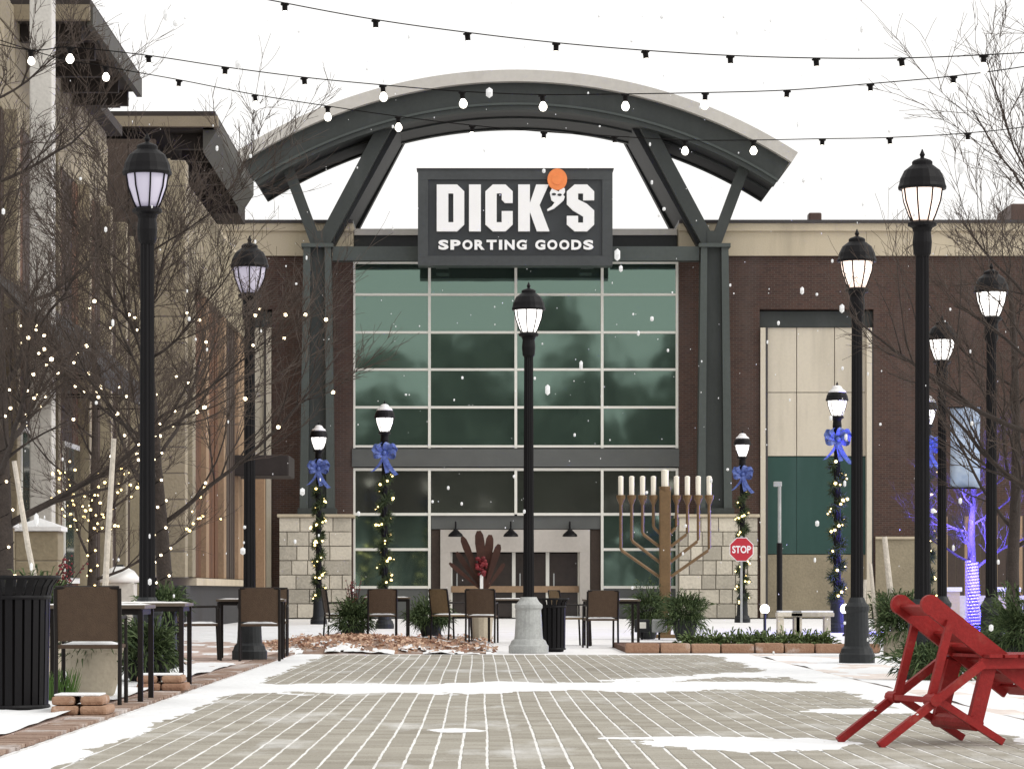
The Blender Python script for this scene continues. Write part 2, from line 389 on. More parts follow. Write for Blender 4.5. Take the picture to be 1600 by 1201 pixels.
# lying snow: height field that rises through the pavers where drifts lie
def nz(x, y):
    return (math.sin(x*3.1+y*1.7)+math.sin(x*5.3-y*2.3+1.2)+math.sin(x*9.7+y*3.9+0.5)*0.6+math.sin(x*17.+y*7.3)*0.35+math.sin(x*31.-y*11.)*0.22)/3.1
def smooth(a, b, t):
    t = max(0, min(1, (t-a)/(b-a))); return t*t*(3-2*t)
def blob(x, y, cx, cy, rx, ry): return 1-math.sqrt(((x-cx)/rx)**2+((y-cy)/ry)**2)
DR = []   # (cx, cy, rx, ry)
def drift_px(x0, x1, y0, y1):
    a = G((x0+x1)/2, y0); b = G((x0+x1)/2, y1); cy = (a.y+b.y)/2; s = F/cy
    DR.append((((x0+x1)/2-VX)/s, cy, (x1-x0)/2/s*1.1, abs(a.y-b.y)/2*1.2))
for a in ((1000,1340,1151,1174),(668,762,1138,1144),(930,1210,1151,1156),(1240,1480,1106,1115)): drift_px(*a)
def snow_h(x, y):
    n = nz(x, y)
    stripe = 1-abs(y-28.8-0.35*math.sin(x*0.9))/(1.55+0.5*n)
    edge = max(smooth(0.30, 0.0, x-XL)*1.1-0.62, smooth(0.5, 0.0, XR-x)-0.35)+n*0.3
    hmax = max(stripe*1.4+0.25*n, edge*0.8, -1)
    # band of thin snow towards the right walk
    hmax = max(hmax, 0.6*(1-abs(y-(33.5+1.3*(x-3.2)))/1.6)-0.15*(3.3-x)+0.3*n)
    for c in DR:
        hmax = max(hmax, blob(x, y, *c)*0.8+0.14*n)
    return min(hmax+0.10*nz(x*3.7, y*2.9)+0.06*nz(x*9.1+1, y*6.3), 0.55)
def height_sheet(name, x0, x1, y0, y1, nx, ny, fn, m, parent=None, label=None, cat=None):
    vs = []; fs = []
    hh = {}
    for j in range(ny+1):
        for i in range(nx+1):
            x = x0+(x1-x0)*i/nx; y = y0+(y1-y0)*j/ny
            hh[i, j] = (x, y, fn(x, y))
    idx = {}
    mb = MB()
    def vid(i, j):
        if (i, j) not in idx:
            x, y, h = hh[i, j]; idx[i, j] = len(mb.v); mb.v.append(Vector((x, y, h)))
        return idx[i, j]
    for j in range(ny):
        for i in range(nx):
            if max(hh[i, j][2], hh[i+1, j][2], hh[i, j+1][2], hh[i+1, j+1][2]) > 0.004:
                mb.f.append((vid(i, j), vid(i+1, j), vid(i+1, j+1), vid(i, j+1)))
    o = mb.build(name, m, parent, smooth=True, kind='stuff')
    if label: tag(o, label, cat)
    return o
height_sheet('snow_drift', XL-0.28, XR+0.28, 12.5, 43.4, 250, 420, lambda x, y: 0.0015+0.018*snow_h(x, y)+0.0012*nz(x*3, y*2), 'snow', None, 'thin drifts of white snow lying across the grey pavers', 'snow')
def rsnow(x, y):
    n = nz(x*0.8, y*0.7); return 0.006+0.02*(0.12+0.75*n-0.25*smooth(30, 34, y)*smooth(37, 33, y))
height_sheet('sidewalk_snow', XR+0.32, 11.5, 14, 43.4, 140, 260, rsnow, 'snow', None, 'patchy snow lying on the pink brick sidewalk', 'snow')
def lsn(x, y):
    n = nz(x*1.1+2, y*.8); return .031+.03*(.75+.7*n-1.0*smooth(33, 38, y)*smooth(60, 48, y))
height_sheet('walk_snow', -8.9, XL-.57, 10, 75, 90, 330, lambda x, y: max(lsn(x, y), .022), 'snow', None, 'white snow lying on the walk along the shop fronts', 'snow')
# red brick and leaf litter bed in front of the tables
def mound(x, y):
    e = blob(x, y, -1.9, 47.6, 1.5, 4.2)
    return -0.03+0.05*smooth(43.4, 44.2, y)*smooth(.3, 0, x)*smooth(-3.6, -3.3, x)+max(0, e)**0.7*0.17+0.02*nz(x*2, y)*max(0, min(1, e*3))
lb = MB(); NXm, NYm = 50, 70
for j in range(NYm+1):
    for i in range(NXm+1):
        x = -3.6+3.9*i/NXm; y = 43.3+16.9*j/NYm; lb.v.append(Vector((x, y, mound(x, y)-0.012)))
for j in range(NYm):
    for i in range(NXm):
        a = j*(NXm+1)+i; lb.f.append((a, a+1, a+NXm+2, a+NXm+1))
bed = struct(tag(lb.build('leaf_bed', 'brick_band', None, smooth=True), 'reddish bed of mulch and fallen leaves in front of the tables', 'ground'))
lv = MB()
for k in range(11000):
    x = rnd(-3.55, 0.25); y = rnd(43.8, 60)
    dens = 0.10+max(0, blob(x, y, -1.8, 47.5, 2.0, 6))*1.2
    if random.random() > dens: continue
    z = mound(x, y)+rnd(0, 0.03); sz = rnd(0.02, 0.055)
    u = Vector((rnd(-1, 1), rnd(-1, 1), rnd(-.5, .5))).normalized()*sz; t = Vector((rnd(-1, 1), rnd(-1, 1), rnd(-.6, .8))).normalized()*sz*0.7
    c = Vector((x, y, z+0.012)); lv.quad(c-u, c-t*0.8, c+u, c+t)
o = lv.build('fallen_leaves', 'leaf_litter', None, kind='stuff'); tag(o, 'dry brown leaves heaped on the bed before the tables', 'leaves')
def lsnow(x, y):
    n = nz(x*1.7+4, y*0.9); base = mound(x, y)
    return base+0.03*(n-0.32-0.2*max(0, blob(x, y, -1.9, 47.6, 1.9, 5))+0.5*smooth(46, 43.8, y))
ls = MB()
for j in range(140):
    for i in range(90):
        x0 = -3.6+3.9*i/90; x1 = x0+3.9/90; y0 = 43.75+16*j/140; y1 = y0+16/140
        if lsnow(x0, y0)-mound(x0, y0) > 0.0: 
            ls.quad(*[(x, y, lsnow(x, y)+0.012) for x, y in ((x0, y0), (x1, y0), (x1, y1), (x0, y1))])
o = ls.build('bed_snow', 'snow', None, kind='stuff'); tag(o, 'scraps of snow caught among the fallen leaves', 'snow')

# ------------------------------------------------------------------ the store
SY = 101.0
def sx(x, Y=SY): return PX(x, Y)
def sz(y, Y=SY): return PZ(y, Y)
CX = 806
store = thing('sporting_goods_store', 'brick sporting goods store with green glass entrance under an arched steel canopy', 'store', (sx(CX), SY, 0))
# wing walls with openings left for bays
def wing(side_):
    def X(px): return sx(CX+side_*(px-CX))
    xa, xb = X(1060), X(1700)
    b0, b1 = X(1187), X(1365)
    mb = MB()
    def bx(x0, x1, z0, z1, y0=SY, y1=SY+12): mb.box(min(x0, x1), max(x0, x1), y0, y1, z0, z1)
    bx(xa, b0, 0, sz(400)); bx(b1, xb, 0, sz(400)); bx(b0, b1, sz(483), sz(400)); bx(b0, b1, 0, sz(400), SY+0.7, SY+12)
    mb.build('brick_wall', 'store_brick', store)
    box('parapet_band', 'stucco', store, xa, xb, SY-0.12, SY+11.9, sz(400), sz(362))
    box('parapet_fascia', 'stucco', store, xa, xb, SY-0.22, SY+11.9, sz(362)+0.003, sz(350))
    box('coping', 'coping', store, xa, xb, SY-0.30, SY+11.9, sz(350)+0.003, sz(345))
    # bay: header, pale panels, green panel, base wall
    yb = SY+0.25
    box('bay_header', 'steel_green', store, b0, b1, yb, SY+0.69, sz(510), sz(485))
    for k in range(3):
        c0 = b0+(b1-b0)*k/3; c1 = b0+(b1-b0)*(k+1)/3; d = 0.012*(1 if c1 > c0 else -1)
        for z0, z1 in ((612, 510), (712, 612)):
            box('wall_panel', 'white_panel', store, c0+d, c1-d, yb+0.06, SY+0.69, sz(z0)+0.012, sz(z1)-0.012)
        box('green_panel', 'green_panel', store, c0+d*.5, c1-d*.5, yb+0.06, SY+0.69, sz(865), sz(713))
    box('bay_base', 'stone_tan', store, b0, b1, yb+0.04, SY+0.69, 0, sz(866))
    for q in (b0+0.02*side_, b1-0.22*side_):
        box('bay_post', 'white_panel', store, q, q+0.16*side_, SY-0.06, SY+0.28, 0, sz(512))
        box('bay_post_edge', 'coping', store, q+0.165*side_, q+0.24*side_, SY+0.02, SY+0.28, 0, sz(512))
    box('base_course', 'stone_tan', store, b1+0.05*side_, xb, SY-0.10, SY-0.002, 0, sz(842))
    box('base_cap', 'stucco', store, b1+0.05*side_, xb, SY-0.16, SY-0.003, sz(842)+.002, sz(838))
wing(1); wing(-1)
box('roof_vent', 'vent_brown', store, sx(1264, 104), sx(1284, 104), 104, 104.6, sz(352, 104), sz(332, 104), 0.05)
box('roof_unit', 'vent_brown', store, sx(1580, 108), sx(1680, 108), 108, 111, sz(352, 108), sz(318, 108), 0.05)
# entrance wall behind the glass and brick strips
box('entrance_parapet', 'steel_dark', store, sx(553), sx(1059), SY+0.35, SY+8, sz(411), sz(366))
box('entrance_coping', 'roof_trim', store, sx(553), sx(1059), SY+0.25, SY+8.05, sz(366)+0.003, sz(356))
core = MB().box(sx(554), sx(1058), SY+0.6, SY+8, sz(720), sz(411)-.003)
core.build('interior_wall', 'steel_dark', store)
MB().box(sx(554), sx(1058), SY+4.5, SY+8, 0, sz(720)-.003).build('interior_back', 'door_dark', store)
# curtain wall
vx = [553, 671, 806, 941, 1058]
uy = [410, 460, 519, 577, 636, 697]
gy0 = SY+0.12
def pane(m, x0, x1, y0, y1, name='window_pane', tilt=True):
    z1, z0 = sz(y0), sz(y1); X0, X1 = sx(x0), sx(x1)
    mb = MB(); a = rnd(-0.008, 0.008) if tilt else 0; b = rnd(-0.007, 0.007) if tilt else 0
    i = 0
    for yy, t in ((gy0, 0), (gy0+0.03, 0)):
        for x, z in ((X0, z0), (X1, z0), (X1, z1), (X0, z1)):
            mb.v.append(Vector((x, yy+a*(1 if x == X1 else -1)+b*(1 if z == z1 else -1), z)))
    mb.f += [(0, 1, 2, 3), (4, 7, 6, 5), (0, 4, 5, 1), (1, 5, 6, 2), (2, 6, 7, 3), (3, 7, 4, 0)]
    return mb.build(name, m, store)
for i in range(4):
    for j in range(5): pane('glass_green', vx[i], vx[i+1], uy[j], uy[j+1])
mw = 0.085
def vmull(x, y0, y1, w_=mw): return box('mullion', 'mullion', store, sx(x)-w_/2, sx(x)+w_/2, gy0-0.10, gy0+0.05, sz(y1), sz(y0))
def hmull(x0, x1, y, w_=mw): return box('transom', 'mullion', store, sx(x0)+mw/2+.002, sx(x1)-mw/2-.002, gy0-0.085, gy0+0.05, sz(y)-w_/2, sz(y)+w_/2)
for x in vx: vmull(x, 408, 700)
for i in range(4):
    for y in uy: hmull(vx[i], vx[i+1], y, 0.075)
box('spandrel', 'portal_grey', store, sx(550), sx(1061), gy0-0.16, gy0+0.3, sz(729), sz(701))
for i in range(4):
    pane('glass_dark', vx[i], vx[i+1], 733, 803)
    hmull(vx[i], vx[i+1], 733); hmull(vx[i], vx[i+1], 803)
for i in (0, 3):
    pane('glass_green', vx[i], vx[i+1], 803, 858); pane('glass_green', vx[i], vx[i+1], 858, 917)
    hmull(vx[i], vx[i+1], 858); hmull(vx[i], vx[i+1], 917)
    box('stall_riser', 'portal_grey', store, sx(vx[i])+.05, sx(vx[i+1])-.05, gy0-.05, gy0+.2, 0, sz(919.5))
for x in (553, 671, 941, 1058): vmull(x, 731, 966)
vmull(806, 731, 803)
# portal with doors
box('portal_header', 'portal_grey', store, sx(674), sx(938), gy0-.02, gy0+.3, sz(826), sz(805.5))
box('portal_lintel', 'portal_white', store, sx(688), sx(922), gy0-.05, gy0+.6, sz(862), sz(827))
for a, b in ((688, 704), (906, 922)): box('portal_jamb', 'portal_white', store, sx(a), sx(b), gy0-.05, gy0+.6, 0, sz(862)-.002)
for a, b in ((674, 687), (923, 938)): box('side_panel', 'wood_dark', store, sx(a), sx(b), gy0+.05, gy0+.4, 0, sz(827))
dx = [704, 754, 803, 856, 906]
for i in range(4):
    d = box('door', 'door_dark', store, sx(dx[i])+.06, sx(dx[i+1])-.06, gy0+.35, gy0+.40, 0.02, sz(864))
    box('door_handle', 'pale_metal', d, sx(dx[i])+.18, sx(dx[i])+.22, gy0+.29, gy0+.33, .8, 1.4)
for i, x in enumerate(dx): box('door_frame', 'mullion', store, sx(x)-.055, sx(x)+.055, gy0+.30, gy0+.42, 0, sz(862)-.004)
box('push_rail', 'wood_tan', store, sx(705), sx(905), gy0+.26, gy0+.30, sz(925), sz(915))
for x in (712, 798, 890):
    lp = MB(); X = sx(x); z = sz(836)
    lp.lathe([(0.0, .20), (.05, .20), (.08, .15), (.22, .02), (.24, -.04), (.2, -.05)], 14, (X, gy0-.5, z))
    lp.tube([(X, gy0-.05, z+.05), (X, gy0-.1, z+.35), (X, gy0-.35, z+.42), (X, gy0-.5, z+.2)], .025, 6)
    lp.build('gooseneck_lamp', 'black_metal', store)
# stone piers: every stone a piece
def stone_pier(pa, pb, batter):
    Y0, Y1 = SY-1.6, SY+0.9
    xa, xb = PX(pa, Y0), PX(pb, Y0); zt = PZ(808, Y0)
    core = box('stone_pier', 'mortar', store, xa+.06, xb-.06, Y0+.06, Y1, 0, zt)
    rows = 7; h = zt/rows
    for r_ in range(rows):
        x = xa; k = 0
        widths = []
        while x < xb-0.01:
            wd = rnd(.35, .72)
            if k == 0 and r_ % 2: wd *= .55
            if xb-x-wd < .28: wd = xb-x
            widths.append((x, x+wd)); x += wd; k += 1
        for a, b in widths:
            p = rnd(0, .03)
            MB().box(a+.012, b-.012, Y0-p, Y0+.3, r_*h+.012, (r_+1)*h-.012).build('stone', 'stone_pale', core, bevel=.014)
    MB().box(xa-.06, xb+.06, Y0-.08, Y1, zt+.002, zt+.10).build('pier_cap', 'stucco', core, bevel=.02)
stone_pier(436, 549, 0); stone_pier(1061, 1184, 0)
# steel columns on the piers
CYf = 100.0
def column(side_):
    def X(px): return PX(CX+side_*(px-CX), CYf)
    zt, zb = PZ(388, CYf), PZ(808, CYf)+.10
    cm = MB()
    def taper(a0, a1, b0, b1, y0, y1, m, name):
        q = MB(); i = 0
        pts = [(X(b0), zb), (X(b1), zb), (X(a1), zt), (X(a0), zt)]
        if side_ < 0: pts = pts
        q.prism(pts, y0, y1); q.build(name, m, store)
    taper(1094, 1104, 1089, 1101, CYf-.35, CYf+.35, 'steel_light', 'column_flange')
    taper(1126, 1137, 1130, 1143, CYf-.35, CYf+.35, 'steel_light', 'column_flange')
    taper(1104.4, 1125.6, 1101.4, 1129.6, CYf-.12, CYf+.12, 'steel_green', 'column_web')
    box('column_cap', 'steel_light', store, X(1091), X(1140), CYf-.42, CYf+.42, zt+.002, PZ(382, CYf))
    box('column_base', 'steel_green', store, X(1086), X(1146), CYf-.4, CYf+.4, zb-.002, zb+.18)
    # tie beam to the sign
    box('tie_beam', 'steel_light', store, X(957), X(1092), CYf-.2, CYf+.25, PZ(408, CYf), PZ(386, CYf))
    # Y branches
    base = Vector((X(1112), CYf, PZ(383, CYf)))
    MB().beam(base+Vector((.1*side_, 0, 0)), (X(1168), CYf, PZ(246, CYf)), .34, .5).build('outer_strut', 'steel_green', store)
    st = MB().beam(base-Vector((.08*side_, 0, 0)), (X(1000), CYf, PZ(180, CYf)), .42, .5).build('inner_strut', 'steel_green', store)
    off = Vector((-.10*side_, 2.05, -.1))
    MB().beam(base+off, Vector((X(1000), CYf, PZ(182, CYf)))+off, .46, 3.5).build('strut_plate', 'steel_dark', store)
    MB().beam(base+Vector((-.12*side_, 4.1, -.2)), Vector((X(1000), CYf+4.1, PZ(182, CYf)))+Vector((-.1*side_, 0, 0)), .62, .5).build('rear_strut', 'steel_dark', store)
    box('gusset', 'steel_green', store, X(1104), X(1120), CYf-.27, CYf+.27, PZ(386, CYf)+.05, PZ(362, CYf))
column(1); column(-1)
# arched canopy
s_ = F/CYf; acx = PX(CX, CYf); Rr = 806/s_; acz = PZ(117, CYf)-Rr; HA = math.asin(436/806)
rt = MB().arc(acx, acz, Rr-.36, Rr, -HA, HA, CYf-1.0, CYf+3.9, 64).build('arched_roof', 'roof_trim', store)
MB().arc(acx, acz, Rr-1.2, Rr-.363, -HA+.004, HA-.004, CYf-.7, CYf-.2, 64).build('front_rib', 'steel_green', store)
MB().arc(acx, acz, Rr-1.05, Rr-.98, -HA+.004, HA-.004, CYf-.76, CYf-.703, 64).build('rib_flange', 'steel_light', store)
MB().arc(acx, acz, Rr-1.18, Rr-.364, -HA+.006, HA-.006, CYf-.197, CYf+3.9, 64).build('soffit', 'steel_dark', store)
for y in (CYf+.9, CYf+3.3):
    MB().arc(acx, acz, Rr-1.23, Rr-1.183, -HA+.01, HA-.01, y, y+.28, 64).build('soffit_rib', 'steel_green', store)
# sign
GY = 98.9
sg = thing('store_sign', 'dark store sign reading DICK\'S SPORTING GOODS in white letters with orange ball', 'sign', (PX(805, GY), GY, PZ(415, GY)))
def gx_(x): return PX(x, GY)
def gz_(y): return PZ(y, GY)
box('sign_box', 'sign_face', sg, gx_(653), gx_(957), GY, GY+.7, gz_(415), gz_(265))
for a, b, c, d in ((653, 957, 265, 281), (653, 957, 400, 415)): box('sign_border', 'sign_frame', sg, gx_(a), gx_(b), GY-.06, GY-.002, gz_(d), gz_(c))
for a, b in ((653, 669), (941, 957)): box('sign_border', 'sign_frame', sg, gx_(a), gx_(b), GY-.06, GY-.002, gz_(400)+.002, gz_(281)-.002)
box('sign_coping', 'coping', sg, gx_(651), gx_(959), GY-.1, GY+.72, gz_(265)+.002, gz_(263.4))
for x in (690, 920): box('sign_bracket', 'steel_green', sg, gx_(x-10), gx_(x+10), GY+.705, SY-.45, gz_(412), gz_(392))
def C(px, py): return (gx_(640+px/4.706), gz_(250+py/4.706))
LET = {
 'D': ([(200,185),(350,185),(402,235),(402,478),(350,528),(200,528)], [(285,250),(322,250),(322,462),(285,462)]),
 'I': ([(437,185),(524,185),(524,528),(437,528)], None),
 'C': ([(612,185),(705,185),(758,235),(758,320),(700,320),(677,295),(677,250),(640,250),(640,462),(677,462),(677,380),(758,380),(758,478),(705,528),(612,528),(557,478),(557,235)], None),
 'K': ([(798,185),(884,185),(884,320),(930,185),(1022,185),(955,335),(1028,528),(935,528),(884,385),(884,528),(798,528)], None),
 'S': ([(1212,185),(1305,185),(1356,235),(1356,300),(1275,300),(1275,250),(1238,250),(1238,295),(1300,325),(1356,375),(1356,478),(1305,528),(1212,528),(1155,478),(1155,415),(1238,415),(1238,465),(1275,465),(1275,420),(1200,375),(1155,330),(1155,235)], None),
}
from mathutils.geometry import tessellate_polygon
def solid(name, loops, y0, y1, m, parent):
    """extrude a 2D polygon (outer + hole) given as (x,z) loops"""
    mb = MB(); flat = [p for l in loops for p in l]
    tri = tessellate_polygon([[Vector((p[0], p[1], 0)) for p in l] for l in loops]); n = len(flat)
    mb.v += [Vector((x, y0, z)) for x, z in flat]+[Vector((x, y1, z)) for x, z in flat]
    for t in tri: mb.f.append(tuple(t)); mb.f.append(tuple(n+k for k in reversed(t)))
    i = 0
    for l in loops:
        for k in range(len(l)): a = i+k; b = i+(k+1) % len(l); mb.f.append((a, b, n+b, n+a))
        i += len(l)
    return mb.build(name, m, parent)
for ch, (o_, h_) in LET.items():
    loops = [[C(*p) for p in o_]]
    if h_: loops.append([C(*p) for p in h_])
    solid('letter', loops, GY-.16, GY-.003, 'sign_white', sg)
ball = MB()
bc = C(1085, 148); i0 = len(ball.v)
ball.prism([(bc[0]+.305*math.cos(2*PI*k/28), bc[1]+.335*math.sin(2*PI*k/28)) for k in range(28)], GY-.20, GY-.065)
bo = ball.build('logo_ball', 'sign_orange', sg)
for rr in (0.17,):
    MB().prism([(bc[0]+rr*math.cos(2*PI*k/24)*1.0, bc[1]+rr*math.sin(2*PI*k/24)) for k in range(24)], GY-.215, GY-.203).build('ball_seam', 'sign_orange', bo)
solid('logo_hand', [[C(*p) for p in ((1045,215),(1075,228),(1095,238),(1110,212),(1140,212),(1142,240),(1128,262),(1140,275),(1132,300),(1100,330),(1060,362),(1015,380),(1010,368),(1045,345),(1065,318),(1042,300),(1030,245))]], GY-.19, GY-.003, 'sign_white', sg)
for p in ((1060, 258), (1102, 262)):
    q = C(*p); MB().prism([(q[0]+.07*math.cos(2*PI*k/10), q[1]+.04*math.sin(2*PI*k/10)) for k in range(10)], GY-.2, GY-.192).build('logo_gap', 'sign_face', sg)
def text_mesh(txt, size, bold, extr):
    cu = bpy.data.curves.new('t', 'FONT'); cu.body = txt; cu.size = size; cu.offset = bold; cu.extrude = extr; cu.align_x = 'CENTER'; cu.align_y = 'CENTER'
    cu.resolution_u = 4
    ob = bpy.data.objects.new('t', cu); col.objects.link(ob)
    dg = bpy.context.evaluated_depsgraph_get(); me = bpy.data.meshes.new_from_object(ob.evaluated_get(dg))
    bpy.data.objects.remove(ob); return me
def put_text(txt, name, m, parent, cx, cy, cz, width, height, bold=0.02, extr=0.03):
    me = text_mesh(txt, 1.0, bold, extr)
    xs = [v.co.x for v in me.vertices]; ys = [v.co.y for v in me.vertices]
    fx = width/(max(xs)-min(xs)); fy = height/(max(ys)-min(ys)); mx_, my_ = (max(xs)+min(xs))/2, (max(ys)+min(ys))/2
    off = root_loc(parent)
    for v in me.vertices:
        x, y, z = v.co
        v.co = Vector((cx+(x-mx_)*fx, cy-z, cz+(y-my_)*fy))-off
    me.materials.clear(); me.materials.append(MT[m]); me.name = name
    o = bpy.data.objects.new(name, me); col.objects.link(o); o.parent = parent; return o
a = C(205, 590); b = C(1358, 662)
# each letter of the second line is a piece
def letters_line(txt, parent, m, x0, x1, z0, z1, y, gap=0.16):
    adv = {'I': 0.5, ' ': 0.55}
    tot = sum(adv.get(c, 1.0) for c in txt); u = (x1-x0)/tot; x = x0
    for c in txt:
        wd = adv.get(c, 1.0)*u
        if c != ' ': put_text(c, 'letter', m, parent, x+wd/2, y, (z0+z1)/2, wd*(1-gap) if c != 'I' else wd*.55, z1-z0, 0.045, 0.05)
        x += wd
letters_line('SPORTING GOODS', sg, 'sign_white', a[0], b[0], b[1], a[1], GY-.06)

# ------------------------------------------------------------------ shop buildings along the street
b1 = thing('stone_shop_building', 'tan stone shop building with wide dark eaves beside white pier', 'building', (-9.5, 58, 0))
W1 = -7.7
box('wall', 'wood_dark', b1, -14, W1, 44, 71.9, 0, 8.6)
box('upper_wall', 'mortar', b1, -14, W1-.06, 50.5, 66, 8.603, 10.6)
for r_ in range(4):
    y = 50.6-(0.6 if r_ % 2 else 0); 
    while y < 66:
        y1 = min(y+1.2, 66); y0 = max(y, 50.6)
        if y1-y0 > .1: MB().box(W1-.2, W1+rnd(0, .03), y0+.02, y1-.02, 8.62+r_*.47+.012, 8.62+(r_+1)*.47-.012).build('stone', 'stone_tan', b1, bevel=.015)
        y += 1.2
k = 0; y = 45.0
while y < 71.5:
    MB().box(W1+.002, W1+.045+rnd(0, .02), y+.012, y+.50-.012, .9, 8.55).build('board', 'wood_brown' if k % 5 < 2 else 'wood_dark', b1); y += .5; k += 1
for y in (46.5, 51.5, 56.5, 61, 64.5, 67.3, 70): MB().box(W1+.002, W1+.28, y-.16, y+.16, 0, 8.59).build('pilaster', 'stone_tan', b1, bevel=.02)
box('plinth', 'plinth', b1, W1+.003, W1+.12, 45, 71.8, 0, .88)
for y in (48, 53, 58.5): # shop windows
    f = box('shop_window', 'mullion', b1, W1+.05, W1+.11, y, y+2.2, 1.0, 3.6); box('pane', 'glass_dark', f, W1+.111, W1+.13, y+.1, y+2.1, 1.1, 3.5)
mat('awning_cloth', (0.030, 0.027, 0.026), 0.85, 0.25, 3, 30)
for a, b in ((46.9, 51.2), (51.9, 56.2), (56.9, 60.6)):
    MB().prism([(W1+.29, 5.75), (-6.15, 4.5), (-6.15, 4.22), (-6.2, 4.22), (-6.2, 4.45), (W1+.29, 5.66)], a, b).build('awning', 'awning_cloth', b1)
    for y in (a+.05, b-.05): MB().beam((W1+.29, y, 4.3), (-6.18, y, 4.3), .03, .03).build('awning_bar', 'black_metal', b1)
# broad eave
ex, ez = -6.5, 10.3
box('eave_soffit', 'eave_dark', b1, -14, ex, 52.9, 60.6, ez, ez+.12)
box('eave_fascia', 'eave_tan', b1, -14, ex+.06, 52.74, 52.9, ez-.03, ez+.22)
box('eave_edge', 'eave_grey', b1, ex, ex+.10, 52.9, 60.6, ez-.10, ez+.25)
box('roof', 'eave_dark', b1, -14, ex+.05, 52.9, 60.6, ez+.253, ez+.36)
for k, y in enumerate((53.4, 55.2, 57, 58.8, 60.4)): box('bracket', 'eave_dark', b1, W1+.03, ex-.15, y, y+.18, ez-.28, ez-.003)
box('eave_step', 'eave_dark', b1, -13, -7.0, 60.6, 62.3, ez-.05, ez+.2); box('eave_step', 'eave_dark', b1, -13, -7.4, 62.3, 66.2, ez+.203-.25, ez+.15)
# white rendered pier
wp = box('white_pier', 'stucco_white', None, PX(46, 50), PX(81, 50), 50, 50.45, 0, 12.5, 0.02)
tag(wp, 'tall white rendered pier at the corner of the stone shop', 'pier')
# second shop building
b2 = thing('timber_shop_building', 'tan shop building with brown timber boards and block corner pier', 'building', (-9, 82, 0))
W2 = -6.6; NY = 71.7
box('wall', 'stucco', b2, -14, W2-.4, NY+.5, 95, 0, 10.6)
box('end_wall', 'wood_dark', b2, -14, -7.3, NY+.2, NY+.498, 0, 11.0)
for k in range(13):
    x = -13.9+k*.5; MB().box(x+.01, x+.49, NY+.14, NY+.197, .2, 10.9).build('board', 'wood_dark', b2)
# corner pier blocks
zt = 10.5; zb = 1.15; nb = 16; hb = (zt-zb)/nb
pier = box('corner_pier', 'mortar', b2, -7.28, W2-.02, NY+.02, NY+1.0, zb, zt)
for k in range(nb):
    MB().box(-7.3, W2, NY-rnd(0, .015), NY+.6, zb+k*hb+.014, zb+(k+1)*hb-.014).build('block', 'stone_tan', pier, bevel=.016)
# upper wall blocks, facing the street
for r_ in range(6):
    y = NY+.7-(.8 if r_ % 2 else 0)
    while y < 94.9:
        y0 = max(y, NY+.7); y1 = min(y+1.6, 94.9)
        if y1-y0 > .1: MB().box(W2-.5, W2-.39+rnd(0, .025), y0+.015, y1-.015, 7.85+r_*.44+.01, 7.85+(r_+1)*.44-.01).build('stone', 'stone_tan', b2, bevel=.012)
        y += 1.6
# timber boards and pale fins
def WY(px): return F*(-W2)/(VX-px)
box('timber_backing', 'wood_dark', b2, W2-.395, W2-.08, NY+1.02, 91, 1.15, 7.82)
bays = [(300, 315, 'wood_brown'), (322, 341, 'wood_brown'), (352, 367, 'wood_dark'), (371, 386, 'wood_tan')]
for a, b, m in bays:
    y0, y1 = WY(a), WY(b); n = max(3, int((y1-y0)/.45))
    for k in range(n):
        q0 = y0+(y1-y0)*k/n; q1 = y0+(y1-y0)*(k+1)/n
        MB().box(W2-.078, W2-.02+rnd(0, .03), q0+.012, q1-.012, 1.17, 7.8).build('board', m, b2)
for px in (297, 318.5, 346, 369, 387):
    y = WY(px); MB().box(W2-.078, W2+.10, y-.5, y+.3, 1.17, 7.8).build('fin', 'wood_tan' if px > 300 else 'stone_tan', b2)
box('timber_sill', 'stucco', b2, W2-.39, W2+.16, NY+1.02, 91.2, .98, 1.148)
box('timber_head', 'eave_tan', b2, W2-.39, W2+.10, NY+1.02, 91.2, 7.823, 7.845)
box('plinth', 'plinth', b2, -14, W2+.02, NY-.05, 92, 0, .978)
box('canopy', 'eave_dark', b2, W2-.3, PX(455, 87), 86, 88.6, PZ(745, 87), PZ(713, 87), .04)
box('door_wall', 'wood_tan', b2, W2-.3, -6.1, 90.5, 91.0, 0, PZ(747, 90.5))
e2x, e2z = -6.0, 11.25
box('eave_soffit', 'eave_dark', b2, -15, e2x, 72.2, 84, e2z, e2z+.15)
box('eave_fascia', 'eave_tan', b2, -15, e2x+.1, 72.0, 72.2, e2z+.05, e2z+.28)
MB().prism([(e2x-.25, e2z-.5), (e2x+.06, e2z-.02), (e2x+.06, e2z+.3), (e2x-.25, e2z+.1)], 72.2, 84).build('eave_edge', 'eave_grey', b2)
box('roof', 'eave_dark', b2, -15, e2x+.02, 72.2, 84, e2z+.303, e2z+.42)
for k in range(6): box('bracket', 'eave_dark', b2, W2-.38, e2x-.28, 72.8+k*2.1, 73.05+k*2.1, e2z-.35, e2z-.003)
box('eave_step', 'eave_dark', b2, -14, -6.35, 84, 86.5, e2z-.5, e2z+.1)

